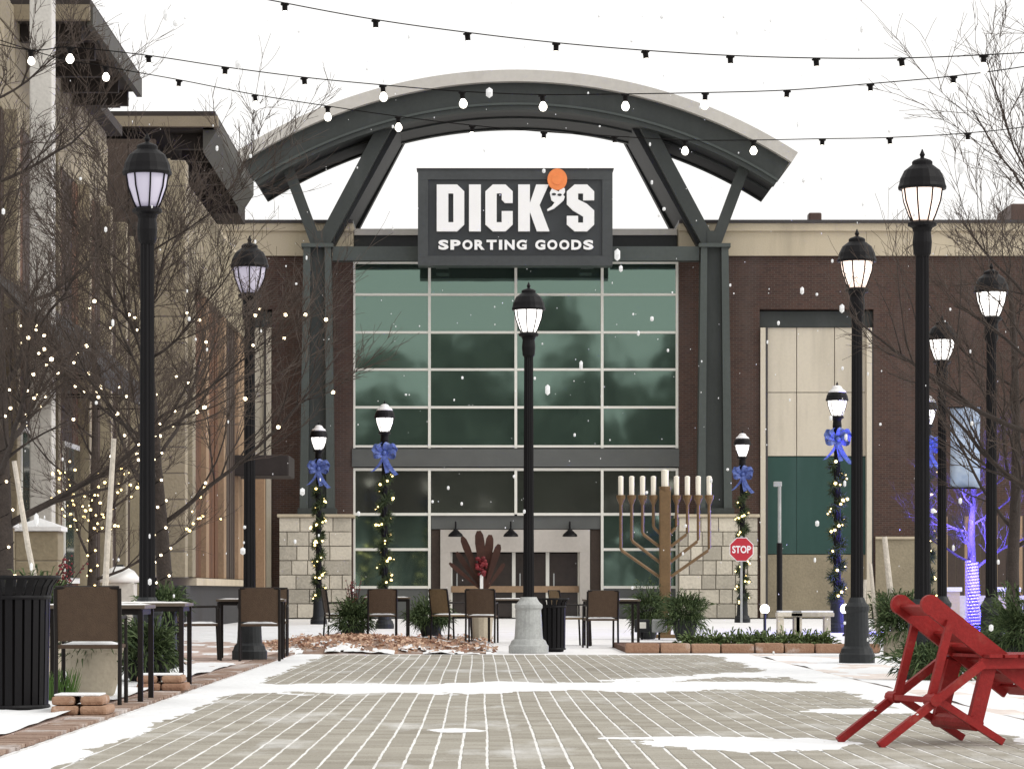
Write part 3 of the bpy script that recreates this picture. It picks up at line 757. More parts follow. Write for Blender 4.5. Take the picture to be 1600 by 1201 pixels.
# ------------------------------------------------------------------ street lamps
LAMP_H = 5.17
def make_lamp(name, glow, basem='lamp_base'):
    r_ = thing(name, 'x', 'lamp')
    MB().lathe([(.215, 0), (.215, .10), (.20, .12), (.185, .17), (.155, .20), (.150, .26), (.135, .60), (.15, .63), (.15, .67), (.11, .72), (.085, .78)], 20).build('base', basem, r_, smooth=False)
    ps = MB(); prof = [(.078, .76), (.072, 2.0), (.064, 4.16), (.066, 4.17)]
    n = 24; i0 = 0
    for rr, z in prof:
        for j in range(n):
            q = 2*PI*j/n; k = rr*(1.0 if j % 2 else 0.86); ps.v.append(Vector((k*math.cos(q), k*math.sin(q), z)))
    for k in range(len(prof)-1):
        for j in range(n): a = k*n+j; b = k*n+(j+1) % n; ps.f.append((a, b, b+n, a+n))
    ps.build('pole', 'black_metal', r_)
    MB().lathe([(.066, 4.12), (.085, 4.15), (.095, 4.26), (.085, 4.36), (.10, 4.40), (.14, 4.42), (.14, 4.45), (.10, 4.47)], 18).build('collar', 'black_metal', r_, smooth=False)
    gl = MB().lathe([(.095, 4.472), (.125, 4.52), (.175, 4.66), (.195, 4.78), (.195, 4.80)], 20).build('lantern_globe', glow, r_, smooth=True)
    for k in range(8):
        q = 2*PI*k/8+.2; c, s2 = math.cos(q), math.sin(q)
        MB().tube([(rr*c, rr*s2, z) for rr, z in ((.105, 4.46), (.132, 4.52), (.183, 4.66), (.203, 4.80))], .0085, 5).build('rib', 'black_metal', gl)
    cp = MB().lathe([(.20, 4.775), (.232, 4.775), (.236, 4.80), (.225, 4.83), (.215, 4.88), (.175, 4.96), (.11, 5.01), (.10, 5.015), (.10, 5.045), (.085, 5.06), (.03, 5.08)], 20).build('lantern_cap', 'black_metal', r_, smooth=False)
    MB().lathe([(.03, 5.07), (.018, 5.09), (.028, 5.115), (.016, 5.14), (.004, 5.17)], 10).build('finial', 'black_metal', cp)
    return r_
lampW = make_lamp('street_lamp', 'glow_warm')
def place_lamp(proto, x, s, label, group=None, glow=None, basem=None, z0=0, wide=1):
    o = copy_tree(proto); o.location = ((x-VX)/s, F/s, z0); o.rotation_euler = (0, 0, rnd(0, 1)); o['label'] = label
    if group: o['group'] = group
    for ch in o.children:
        if glow and ch.name.startswith('lantern_globe'):
            ch.data = ch.data.copy(); ch.data.materials[0] = MT[glow]
        if basem and ch.name.startswith('base'):
            ch.data = ch.data.copy(); ch.data.materials[0] = MT[basem]; ch.scale = (wide, wide, 1)
    return o
grp = 'black street lamps along the plaza'
place_lamp(lampW, 230, 165, 'black street lamp with dull lilac globe, tangled in bare tree beside timber building', grp, 'glow_lilac', z0=.03)
place_lamp(lampW, 390, 128, 'black street lamp with lilac globe standing before the timber boards and cafe chair', grp, 'glow_lilac', z0=.03)
place_lamp(lampW, 826, 112, 'black street lamp on pale grey base in front of the glass entrance', grp, 'glow_white', 'pale_metal', wide=1.3)  # pale base colour stands in for glare and reflection on the cast base
place_lamp(lampW, 1339, 131, 'black street lamp with glowing globe between menorah bed and red chair', grp, z0=.01)
place_lamp(lampW, 1441, 160, 'tallest looking black street lamp, right behind the red chair', grp, z0=.01)
place_lamp(lampW, 1549, 119, 'black street lamp with bright globe among twigs beside the blue lit trunk', grp, 'glow_white')
lb_ = place_lamp(lampW, 1472, 100, 'black street lamp carrying a pale blue banner', grp, 'glow_white')
for o in [lampW]+list(lampW.children_recursive): bpy.data.objects.remove(o)
lampW = None
# banner on its lamp
bx_, by_ = (1472-VX)/100, F/100
bn = thing('lamp_banner', 'pale blue banner hanging from arms on a street lamp', 'banner', (bx_+.1, by_, PZ(762, by_)))
fl = MB(); nn = 10
for j in range(nn+1):
    for i in range(5):
        x = bx_+.13+.46*i/4; z = PZ(762, by_)+(PZ(636, by_)-PZ(762, by_))*j/nn
        fl.v.append(Vector((x, by_+.03*math.sin(j*.8+i), z)))
for j in range(nn):
    for i in range(4): a = j*5+i; fl.f.append((a, a+1, a+6, a+5))
o = fl.build('cloth', 'banner_blue', bn, smooth=True); md = o.modifiers.new('s', 'SOLIDIFY'); md.thickness = .006
for y in (636, 762): MB().tube([(bx_+.05, by_, PZ(y, by_)), (bx_+.62, by_, PZ(y, by_))], .014, 6).build('arm', 'black_metal', bn)

# decorated lamps: lamp, garland, bow
def needles(mb, c, n, ln, rad, up=0.0, wd=.006):
    for k in range(n):
        d = Vector((rnd(-1, 1), rnd(-1, 1), rnd(-1, 1)+up)).normalized(); a = c+d*rad*rnd(0, .5); b = a+d*ln*rnd(.5, 1)
        t = d.cross(Vector((rnd(-1, 1), rnd(-1, 1), rnd(-1, 1)))).normalized()*wd
        mb.quad(a-t, a+t, b+t*.5, b-t*.5)
def garland(x, s, label, bowlabel, z0=0):
    X, Y = (x-VX)/s, F/s
    gr_ = thing('garland', label, 'garland', (X, Y, z0+.7), 'lit garlands wound round lamp posts')
    m1 = MB(); m2 = MB(); core = []
    turns = 6.5; N = 130
    for k in range(N):
        t = k/(N-1); q = t*turns*2*PI+x; z = z0+.55+2.95*t; rr = .10+.015*math.sin(k)
        p = Vector((X+rr*math.cos(q), Y+rr*math.sin(q), z)); core.append(p)
        needles(m1, p, 26, .16, .08, wd=.009)
        if random.random() < .20+.3*math.sin(k*.37+x)**2:
            d = Vector((math.cos(q), math.sin(q), 0)); m2.ico(p+d*.06+Vector((rnd(-.05, .05), 0, rnd(-.05, .05))), rnd(.018, .036))
    m1.build('greenery', 'garland_green', gr_, kind='stuff')
    MB().tube(core, .03, 5).build('wire', 'garland_green', gr_)
    m2.build('fairy_lights', 'fairy_yellow', gr_, kind='stuff')
    bw = thing('ribbon_bow', bowlabel, 'bow', (X, Y-.10, z0+3.95), 'blue bows on lamp posts')
    c = Vector((X, Y-.12, z0+3.98))
    for k, (ang, ln) in enumerate(((.5, .30), (2.65, .30), (1.1, .24), (2.05, .24), (-.15, .26), (3.3, .26))):
        d = Vector((math.cos(ang), 0, math.sin(ang)))
        pts = []
        for j in range(11):
            t = j/10; w_ = math.sin(t*PI)
            pts.append(c+d*ln*w_+Vector((0, -.10*math.sin(t*2*PI), 0))+Vector((-d.z, 0, d.x))*.06*math.sin(t*2*PI))
        MB().ribbon(pts, Vector((-d.z*.5, -.2, d.x*.5)).normalized()*.055).build('loop', 'ribbon_blue', bw)
    for sgn, ln in ((-1, .42), (1, .50), (.25, .45)):
        pts = [c+Vector((sgn*.22*t*t+sgn*.05*t, -.03-.03*math.sin(t*6), -ln*t)) for t in [j/8 for j in range(9)]]
        MB().ribbon(pts, (.045, .01, .015)).build('tail', 'ribbon_blue', bw)
    MB().ico(c+Vector((0, -.05, 0)), .065).build('knot', 'ribbon_blue', bw, smooth=True)
lampD = make_lamp('street_lamp', 'glow_white')
MB().lathe([(.19, 4.945), (.165, 4.985), (.105, 5.03), (.10, 5.055), (.075, 5.08), (.03, 5.095)], 18).build('snow_layer', 'snow_thin', lampD, smooth=True, kind='stuff')
for x, s, where in ((498, 61, 'before the stone pier next to the timber building'), (601, 68.8, 'before the glass beside the cafe table'), (1160, 58, 'behind the stop sign'), (1308, 75.7, 'beside the globe lights and snowy benches'), (1449, 72, 'near the blue lit tree')):
    place_lamp(lampD, x, s, 'garlanded lamp post '+where, 'decorated lamp posts by the store')
    garland(x, s, 'yellow lit garland on lamp post '+where, 'blue bow on lamp post '+where)
for o in [lampD]+list(lampD.children_recursive): bpy.data.objects.remove(o)

# ------------------------------------------------------------------ stop sign
Y = 85.7; X = PX(1158.5, Y)
st = thing('stop_sign', 'red octagonal STOP sign in front of a garlanded lamp post', 'sign', (X, Y, 0))
zc = PZ(858, Y)
def octa(r_, y0, y1): return MB().prism([(X+r_*math.cos(PI/8+k*PI/4), zc+r_*math.sin(PI/8+k*PI/4)) for k in range(8)], y0, y1)
octa(.345, Y-.03, Y-.02).build('border', 'sign_white', st); octa(.325, Y-.036, Y-.0305).build('panel', 'stop_red', st)
put_text('STOP', 'lettering', 'sign_white', st, X, Y-.038, zc, .50, .20, .025, .002)
MB().box(X-.03, X+.03, Y-.018, Y+.02, 0, zc+.36).build('post', 'pale_metal', st)

# ------------------------------------------------------------------ menorah
Y = 58.8; X0 = PX(1039, Y)
mn = thing('menorah', 'large bronze menorah with nine white candles standing before the store', 'menorah', (X0, Y, 0))
def mp(x, y): return Vector((PX(x, Y), Y, PZ(y, Y)))
MB().box(X0-.105, X0+.105, Y-.08, Y+.08, 0, PZ(765, Y)).build('post', 'bronze', mn, bevel=.02)
MB().box(X0-.3, X0+.3, Y-.25, Y+.25, 0, .06).build('foot', 'bronze', mn, bevel=.01)
for sgn in (-1, 1):
    for k, (dx_, ye, yp) in enumerate(((69, 859, 902), (52, 845, 879), (35, 834, 855), (18, 824, 834))):
        x = 1039+sgn*dx_
        MB().tube([mp(1039+sgn*7, yp), mp(x-sgn*2, ye+1), mp(x, ye-3), mp(x, 787)], .029, 8).build('arm', 'bronze', mn)
        c = mp(x, 787)
        MB().lathe([(.03, -.02), (.045, .02), (.08, .10), (.085, .16), (.05, .165)], 12, c).build('cup', 'bronze', mn)
        MB().lathe([(.046, .16), (.048, .50), (.02, .515)], 12, c).build('candle', 'candle', mn)
c = mp(1039, 765)
MB().lathe([(.09, -.02), (.11, .03), (.11, .06)], 12, c).build('cup', 'bronze', mn)
MB().lathe([(.065, .05), (.068, .36), (.02, .375)], 12, c).build('candle', 'candle', mn)
# spotlights at its foot
for x, y, lab in ((1003, 985, 'small black spotlight with pale lens left of menorah foot'), (1030, 981, 'grey floodlight box at the menorah post')):
    p = G(x, 1004); p.y = 56.5; p.x = PX(x, 56.5)
    t = thing('spotlight', lab, 'spotlight', (p.x, p.y, 0), 'floodlights at the menorah')
    MB().box(p.x-.13, p.x+.13, p.y-.06, p.y+.06, .13, .36).build('housing', 'lamp_base' if x < 1010 else 'pale_metal', t, bevel=.02)
    MB().box(p.x-.07, p.x+.07, p.y-.07, p.y-.061, .20, .31).build('lens', 'mullion' if x < 1010 else 'pale_metal', t)
    MB().tube([(p.x, p.y, 0), (p.x, p.y, .14)], .02, 6).build('stake', 'black_metal', t)

# ------------------------------------------------------------------ planting helpers
def foliage(c, rx, ry, rz, n, ln, wd, m, parent, name='foliage', droop=.3, kind='stuff'):
    mb = MB(); c = Vector(c)
    for k in range(n):
        d = Vector((rnd(-1, 1), rnd(-1, 1), rnd(-.6, 1))); 
        if d.length > 1 or d.length < .05: d = d.normalized()*rnd(.4, 1)
        lob = 1+.28*math.sin(5*math.atan2(d.y, d.x)+c.x*7)+.2*math.sin(7*d.z+c.y); p = c+Vector((d.x*rx*lob, d.y*ry*lob, d.z*rz*lob)); a = (d+Vector((rnd(-.6, .6), rnd(-.6, .6), rnd(-.2, .6)))).normalized()
        l = ln*rnd(.5, 1.2); t = a.cross(Vector((rnd(-1, 1), rnd(-1, 1), rnd(-1, 1)))).normalized()*wd
        mid = p+a*l*.55; tip = p+a*l-Vector((0, 0, droop*l))
        mb.quad(p-t*.5, p+t*.5, mid+t, mid-t); mb.quad(mid-t, mid+t, tip+t*.15, tip-t*.15)
    return mb.build(name, m, parent, kind=kind)
# brick edged bed with low hedge plants
Y0 = 44.55
bedm = MB().box(2.05, 5.35, Y0+.2, Y0+5, -.004, .07)
hb_ = struct(tag(bedm.build('planting_bed', 'soil'), 'low planting bed with brick edging around hedge plants', 'bed'))
x = 2.02; k = 0
while x < 5.3:
    wd = rnd(.40, .52); MB().box(x+.008, x+wd-.008, Y0+rnd(-.015, .015), Y0+.26, -.003, .13+rnd(-.006, .01)).build('edging_brick', 'kerb_stone', hb_, bevel=.03); x += wd
k = 0
hl = ('closest to the menorah', 'second from the menorah', 'just before the stop sign', 'behind which the stop sign post stands', 'beside the round globe light', 'before the slender pale post', 'before the snowy stone bench', 'at the street lamp end of the bed')
for (px, wpx), lab_ in zip(((1083, 20), (1115, 14), (1145, 18), (1172, 16), (1200, 18), (1228, 16), (1258, 18), (1284, 14)), ['low green hedge plant '+q for q in hl]):
    X = PX(px, Y0+.9); t = thing('hedge_plant', lab_, 'plant', (X, Y0+.9, .07), 'low hedge plants in the bed')
    foliage((X, Y0+.9, .11), wpx/110*1.1, .25, .13, 420, .13, .012, 'hedge', t, 'leaves')
    MB().tube([(X, Y0+.9, .06), (X, Y0+.9, .2)], .02, 5).build('stem', 'bark', t)
# pots with evergreens
def planter(px, Y, rad, h, label, top=None, fol=(.5, .5), sticks=(), berries=None, potm='pot_beige', square=False, n=1400, zb=0):
    X = PX(px, Y); t = thing('planter', label, 'planter', (X, Y, zb))
    if square: MB().box(X-rad, X+rad, Y-rad, Y+rad, zb, zb+h).build('pot', potm, t, bevel=.02)
    else: MB().lathe([(rad*.62, 0), (rad*.72, .03), (rad*.93, h*.5), (rad*1.0, h*.92), (rad*1.04, h*.93), (rad*1.04, h), (rad*.9, h), (rad*.88, h-.05)], 24, (X, Y, zb)).build('pot', potm, t, smooth=False)
    MB().lathe([(rad*.3, h-.12), (rad*.86, h-.06), (rad*.2, h-.02)], 14, (X, Y, zb)).build('soil', 'soil', t)
    foliage((X, Y, zb+h+fol[1]*.35), fol[0], fol[0], fol[1], n*3, .16, .0085, 'evergreen', t, 'evergreen', droop=.35)
    core = MB()
    for k in range(9):
        a = rnd(0, 2*PI); core.tube([(X, Y, zb+h-.08), (X+fol[0]*.5*math.cos(a), Y+fol[0]*.5*math.sin(a), zb+h+fol[1]*.5)], .012, 5)
    core.build('stems', 'bark', t, kind='stuff')
    for (x0, y0, x1, y1, r_) in sticks:
        a = P(x0, y0, Y); b = P(x1, y1, Y); a = Vector((X+(a.x-X)*.3, Y, zb+h-.08)) if y0 is None else a
        a.z = min(a.z, zb+h-.02)
        MB().tube([a, a.lerp(b, .5)+Vector((rnd(-.02, .02), 0, 0)), b], [r_, r_*.9, r_*.75], 8).build('birch_pole', 'birch', t)
    if berries:
        mb = MB(); tw = MB(); bxp, byp, br = berries; c = P(bxp, byp, Y)
        for k in range(22):
            q = c+Vector((random.gauss(0, .75)*br, random.gauss(0, .5)*br, random.gauss(0, .8)*br)); r_ = Vector((X+rnd(-.06, .06), Y, zb+h-.05))
            tw.tube([r_, r_.lerp(q, .6)+Vector((rnd(-.02, .02), 0, 0)), q], [.007, .005, .003], 4)
            for e in range(5): mb.ico(r_.lerp(q, rnd(.7, 1.0))+Vector((rnd(-.02, .02), rnd(-.02, .02), rnd(-.02, .02))), rnd(.008, .013))
        mb.build('berries', 'red_berry', t, kind='stuff'); tw.build('berry_stems', 'bark', t, kind='stuff')
    return t
planter(146, 25.4, .235, .40, 'beige bowl planter with one birch pole behind the nearest cafe chair', fol=(.22, .22), sticks=((160, 1000, 178, 685, .026),), n=300, zb=.03)
planter(60, 27.5, .25, .6, 'tan planter with leaning birch pole and red twigs beside stone gate piers', fol=(.24, .25), sticks=((72, 990, 22, 720, .027),), berries=(98, 892, .10), n=350, zb=.03)
planter(254, 33.5, .14, .66, 'tall black square planter with drooping evergreens by the cafe table', fol=(.22, .13), potm='black_metal', square=True, n=320, zb=.03)
planter(228, 29.0, .2, .22, 'low pot of broad evergreen sprays under the table edge', fol=(.24, .22), n=420, zb=.03, potm='black_metal')
planter(1408, 42.0, .21, .34, 'beige square planter with evergreen and birch pole beside two street lamps', fol=(.36, .36), sticks=((1398, 985, 1382, 838, .045), (1372, 985, 1360, 880, .03), (1352, 985, 1352, 905, .03)), square=True, n=900)
planter(1612, 34.0, .25, .3, 'dark planter with big evergreen spray behind the red chair', fol=(.48, .38), potm='lamp_base', square=True, n=1100)
planter(1070, 56.0, .22, .35, 'dark pot with bushy evergreen right of the menorah', fol=(.34, .35), potm='lamp_base', n=800)
planter(1012, 57.2, .2, .35, 'dark pot with feathery evergreen left of the menorah', fol=(.32, .42), potm='lamp_base', n=650)
planter(552, 53.6, .2, .3, 'dark pot with evergreen and red berries beside the cafe table', fol=(.27, .28), potm='lamp_base', n=600, berries=(553, 915, .13))
planter(672, 58.0, .2, .3, 'dark pot with low evergreen between two cafe tables', fol=(.36, .28), potm='lamp_base', n=900)
planter(1462, 31.0, .25, .12, 'shallow brick coloured bowl with low evergreen behind the red chair legs', fol=(.35, .16), potm='kerb_stone', n=700)
# fan shaped wooden ornament with a red bow
Y = 56; t = thing('fan_ornament', 'fan of rust brown paddle boards with red bow standing among cafe tables', 'ornament', (PX(752, Y), Y, 0))
MB().lathe([(.18, 0), (.2, .3), (.24, .5), (.2, .5)], 14, (PX(752, Y), Y, 0)).build('pot', 'pot_beige', t)
base = P(757, 925, Y)
for x1, y1, w1 in ((702, 879, .08), (713, 862, .10), (722, 838, .13), (748, 829, .17), (766, 835, .15), (780, 850, .13), (735, 870, .12), (788, 880, .08)):
    tip = P(x1, y1, Y); d = (tip-base).normalized(); u = Vector((d.z, 0, -d.x))
    pts = []
    for f_, wf in ((0, .3), (.35, .6), (.8, 1), (.93, .85), (1, .4)): pts.append((base+(tip-base)*f_, wf*w1*.5))
    poly = [(p+u*q) for p, q in pts]+[(p-u*q) for p, q in reversed(pts)]
    yo = rnd(-.06, .06); MB().prism([(p.x, p.z) for p in poly], Y+yo-.015, Y+yo+.015).build('paddle', 'rust_wood', t)
MB().tube([(PX(752, Y), Y, .3), tuple(base+Vector((0, 0, .1)))], .05, 8).build('stem', 'bark', t)
rb = MB()
for k in range(26): rb.ico(P(752, 885, Y)+Vector((rnd(-.09, .09), -.12+rnd(-.04, .04), rnd(-.14, .16))), rnd(.03, .05))
rb.build('red_bow', 'red_berry', t, kind='stuff')
MB().box(PX(750, Y), PX(755, Y), Y-.15, Y-.10, PZ(922, Y), PZ(893, Y)).build('white_tag', 'sign_white', t)

# ------------------------------------------------------------------ cafe furniture
def make_chair(seatm='wicker'):
    r_ = thing('patio_chair', 'x', 'chair')   # faces +y, back at -y
    for x in (-.235, .235):
        MB().tube([(x, -.27, 0), (x, -.24, .45), (x*1.0, -.30, .86)], .016, 8).build('back_leg', 'chair_frame', r_)
        MB().tube([(x, .24, 0), (x, .22, .44)], .016, 8).build('front_leg', 'chair_frame', r_)
        MB().tube([(x, -.255, .64), (x, .20, .65), (x, .22, .62), (x, .22, .43)], .013, 6).build('armrest', 'chair_frame', r_)
    bkp = MB(); n = 6
    for j in range(n+1):
        for i in range(n+1):
            u = -1+2*i/n; z = .47+.40*j/n; y = -.247-.06*(j/n)-.018*(1-u*u)
            bkp.v.append(Vector((.225*u, y, z)))
    for j in range(n):
        for i in range(n): a = j*(n+1)+i; bkp.f.append((a, a+1, a+n+2, a+n+1))
    bk_ = bkp.build('backrest', seatm, r_); md = bk_.modifiers.new('s', 'SOLIDIFY'); md.thickness = .02
    MB().tube([(-.235, -.30, .865), (.235, -.30, .865)], .015, 8).build('top_rail', 'chair_frame', r_)
    MB().box(-.235, .235, -.25, .24, .415, .445).build('seat', seatm, r_, bevel=.01)
    sn = MB()
    for j in range(7):
        for i in range(7):
            e = min(i, 6-i, j, 6-j); sn.v.append(Vector((-.21+.42*i/6, -.22+.43*j/6, .444+(.012+.012*rnd(.3, 1) if e else 0))))
    for j in range(6):
        for i in range(6): a = j*7+i; sn.f.append((a, a+1, a+8, a+7))
    sn.build('snow_layer', 'snow', r_, smooth=True, kind='stuff')
    return r_
def make_table(wd=.42, dp=.42):
    r_ = thing('patio_table', 'x', 'table')
    MB().box(-wd, wd, -dp, dp, .705, .735).build('table_top', 'table_top', r_, bevel=.006)
    MB().box(-wd+.03, wd-.03, -dp+.03, dp-.03, .66, .703).build('apron', 'chair_frame', r_)
    for x in (-wd+.035, wd-.035):
        for y in (-dp+.035, dp-.035): MB().box(x-.02, x+.02, y-.02, y+.02, 0, .70).build('leg', 'chair_frame', r_)
    sn = MB()
    nx = 10
    for j in range(nx+1):
        for i in range(nx+1):
            e = min(i, nx-i, j, nx-j); sn.v.append(Vector((-wd*.95+wd*1.9*i/nx, -dp*.95+dp*1.9*j/nx, .7345+(rnd(.004, .012) if e else 0))))
    for j in range(nx):
        for i in range(nx): a = j*(nx+1)+i; sn.f.append((a, a+1, a+nx+2, a+nx+1))
    sn.build('snow_layer', 'snow_thin', r_, smooth=True, kind='stuff')
    return r_
ch1, ch2, tb1 = make_chair(), make_chair('wicker_tan'), make_table()
def chair(px, Y, rz, label, proto=None, z=0):
    o = copy_tree(proto or ch1); o.location = (PX(px, Y), Y, z); o.rotation_euler = (0, 0, R(rz)); o['label'] = label; o['group'] = 'patio chairs at the cafe tables'; return o
def table(px, Y, label, rz=0, z=0):
    o = copy_tree(tb1); o.location = (PX(px, Y), Y, z); o.rotation_euler = (0, 0, R(rz)); o['label'] = label; o['group'] = 'square cafe tables'; return o
chair(143, 23.9, 1, 'brown wicker patio chair turned its back, beside black litter bin', z=.03)
table(150, 24.75, 'square patio table next to the black litter bin', z=.03)
table(222, 28.4, 'square patio table beside the tall black planter', z=.03)
chair(312, 38.6, -82, 'patio chair seen from its side before the timber building plinth', z=.03)
table(393, 39.6, 'square patio table standing beside the lilac globe lamp', 2, z=.03)
chair(406, 38.4, 3, 'patio chair with its back turned, in front of the lilac globe lamp base', z=.03)
chair(420, 41.2, 182, 'patio chair on the far side of the table by lilac globe lamp', z=.03)
def mz(X, Y):
    return mound(X, Y) if (-3.6 < X < .3 and 43.75 < Y < 60.2) else -.004
table(602, 54.5, 'square patio table beside the pot with red berries', 3, z=mz(PX(602, 54.5), 54.5)+.0)
chair(597, 53.3, 3, 'dark patio chair with its back turned, at the table with red berries', z=mz(PX(597, 53.3), 53.3))
chair(533, 54.6, -78, 'patio chair seen from its side beside the red berry pot', z=mz(PX(533, 54.6), 54.6))
table(800, 53.5, 'square patio table behind the pale lamp base', 0, z=-.004)
chair(753, 52.0, -6, 'dark patio chair with its back turned, left of the pale lamp base', z=mz(PX(753, 52.0), 52.0))
chair(706, 53.5, -50, 'tan patio chair half turned next to the dark chair by fan ornament', ch2, z=mz(PX(706, 53.5), 53.5))
table(955, 50.6, 'square patio table beside the menorah bed', 4, z=-.004)
chair(938, 48.8, 6, 'dark patio chair with its back turned, between litter bin and menorah', z=-.004)
chair(893, 50.8, -70, 'tan patio chair seen from its side behind the small litter bin', ch2, z=-.004)
for p_ in (ch1, ch2, tb1):
    for o in list(p_.children_recursive)+[p_]: bpy.data.objects.remove(o)

# litter bins
def bin_(px, Y, rad, h, label, slats, z=0):
    X = PX(px, Y); t = thing('litter_bin', label, 'bin', (X, Y, z))
    MB().lathe([(rad*.86, .02), (rad*.9, .05), (rad*.9, h*.86), (rad*.8, h*.88)], 28, (X, Y, z)).build('liner', 'socket', t)
    for k in range(slats):
        q = 2*PI*k/slats; c, s2 = math.cos(q), math.sin(q); tt = Vector((-s2, c, 0))*(PI*rad/slats*.72)
        sl = MB(); prof = [(rad*.93, .03), (rad*.97, h*.84), (rad*1.04, h*.92), (rad*1.16, h*.975)]
        for rr, zz in prof:
            p = Vector((X+rr*c, Y+rr*s2, z+zz)); n_ = Vector((c, s2, 0))*.006; sl.v += [p-tt-n_, p+tt-n_, p+tt+n_, p-tt+n_]
        for j in range(3):
            for q_ in range(4): a = j*4+q_; b = j*4+(q_+1) % 4; sl.f.append((a, b, b+4, a+4))
        sl.f += [(0, 3, 2, 1), (12, 13, 14, 15)]
        sl.build('slat', 'black_metal', t)
    for zz, rr in ((.04, .95), (h*.84, .985), (h*.985, 1.19)):
        ring = MB(); pts = [(X+rad*rr*math.cos(2*PI*k/40), Y+rad*rr*math.sin(2*PI*k/40), z+zz) for k in range(41)]
        ring.tube(pts, .016, 6, cap=False).build('ring', 'black_metal', t)
    MB().lathe([(rad*.84, 0), (rad*.88, .03)], 20, (X, Y, z)).build('base', 'black_metal', t)
bin_(8, 22.3, .315, .95, 'black slatted litter bin with flared rim beside the wicker chair', 28, .03)
bin_(862, 45.6, .20, .76, 'small black litter bin behind the pale lamp base', 18, 0)
# white domed bin
Y = 44; X = PX(187, Y); t = thing('domed_bin', 'white bin with domed lid by the timber building plinth', 'bin', (X, Y, .03))
MB().box(X-.22, X+.22, Y-.2, Y+.2, .03, .98).build('body', 'stucco_white', t, bevel=.02)
MB().lathe([(.27, .98), (.275, 1.04), (.2, 1.14), (.1, 1.19), (.06, 1.20)], 20, (X, Y, 0)).build('lid', 'sign_white', t, smooth=True)
MB().box(X-.05, X+.05, Y-.03, Y+.03, 1.19, 1.225).build('handle', 'lamp_base', t)
# stone gate piers with snowy caps
for px, Y, wd, lab in ((62, 45.5, .30, 'square tan gate pier with white cap beside the planter with birch poles'), (-12, 42.5, .26, 'tan gate pier with white cap next to the stone shop window')):
    X = PX(px, Y); t = thing('gate_pier', lab, 'pier', (X, Y, .03))
    c_ = MB().box(X-wd+.015, X+wd-.015, Y-wd+.015, Y+wd-.015, .03, 1.7).build('core', 'mortar', t)
    for k in range(4): MB().box(X-wd, X+wd, Y-wd, Y+wd, .03+k*.42+.006, .03+(k+1)*.42-.006).build('block', 'stone_tan', t, bevel=.012)
    cp = MB(); a = wd+.05; cp.v += [Vector((X+i*a, Y+j*a, 1.71)) for i, j in ((-1, -1), (1, -1), (1, 1), (-1, 1))]+[Vector((X+i*a, Y+j*a, 1.77)) for i, j in ((-1, -1), (1, -1), (1, 1), (-1, 1))]+[Vector((X, Y, 1.90))]
    cp.f += [(0, 3, 2, 1), (0, 1, 5, 4), (1, 2, 6, 5), (2, 3, 7, 6), (3, 0, 4, 7), (4, 5, 8), (5, 6, 8), (6, 7, 8), (7, 4, 8)]
    cp.build('cap', 'snow', t)
# stacked stone edging by the tree pits
for x0, x1, yb, lab in ((78, 168, 1117, 'short stack of rounded tan edging stones beside the black litter bin'), (212, 290, 1079, 'short stack of rounded tan edging stones under the tall black planter')):
    s = (yb-HY)/(EYE-.03); Y = F/s; t = thing('edging_stones', lab, 'stones', (PX((x0+x1)/2, Y), Y, .03))
    xa, xb = PX(x0, Y), PX(x1, Y); h = .065
    for r_ in range(2):
        n = 2
        for k in range(n):
            a = xa+(xb-xa)*k/n; b = xa+(xb-xa)*(k+1)/n
            MB().box(a+.004, b-.004-(.03 if r_ else 0), Y+r_*.03, Y+.5-r_*.05, .03+r_*h+.001, .03+(r_+1)*h-.002).build('stone', 'kerb_stone', t, bevel=.024)
    MB().box(xa+.02, xb-.06, Y+.06, Y+.42, .03+2*h-.001, .03+2*h+.012).build('snow_layer', 'snow', t, bevel=.005, kind='stuff')
gt = MB()
for k in range(170):
    b = Vector((PX(92, 24.2)+rnd(-.11, .11), 24.2+rnd(-.15, .15), .03)); tip = b+Vector((rnd(-.08, .08), rnd(-.08, .08), rnd(.12, .27))); gt.quad(b-Vector((.006, 0, 0)), b+Vector((.006, 0, 0)), tip+Vector((.001, 0, 0)), tip-Vector((.001, 0, 0)))
o = gt.build('grass_tuft', 'grass', None, kind='stuff'); tag(o, 'bright green grass tuft between litter bin and bowl planter', 'grass')

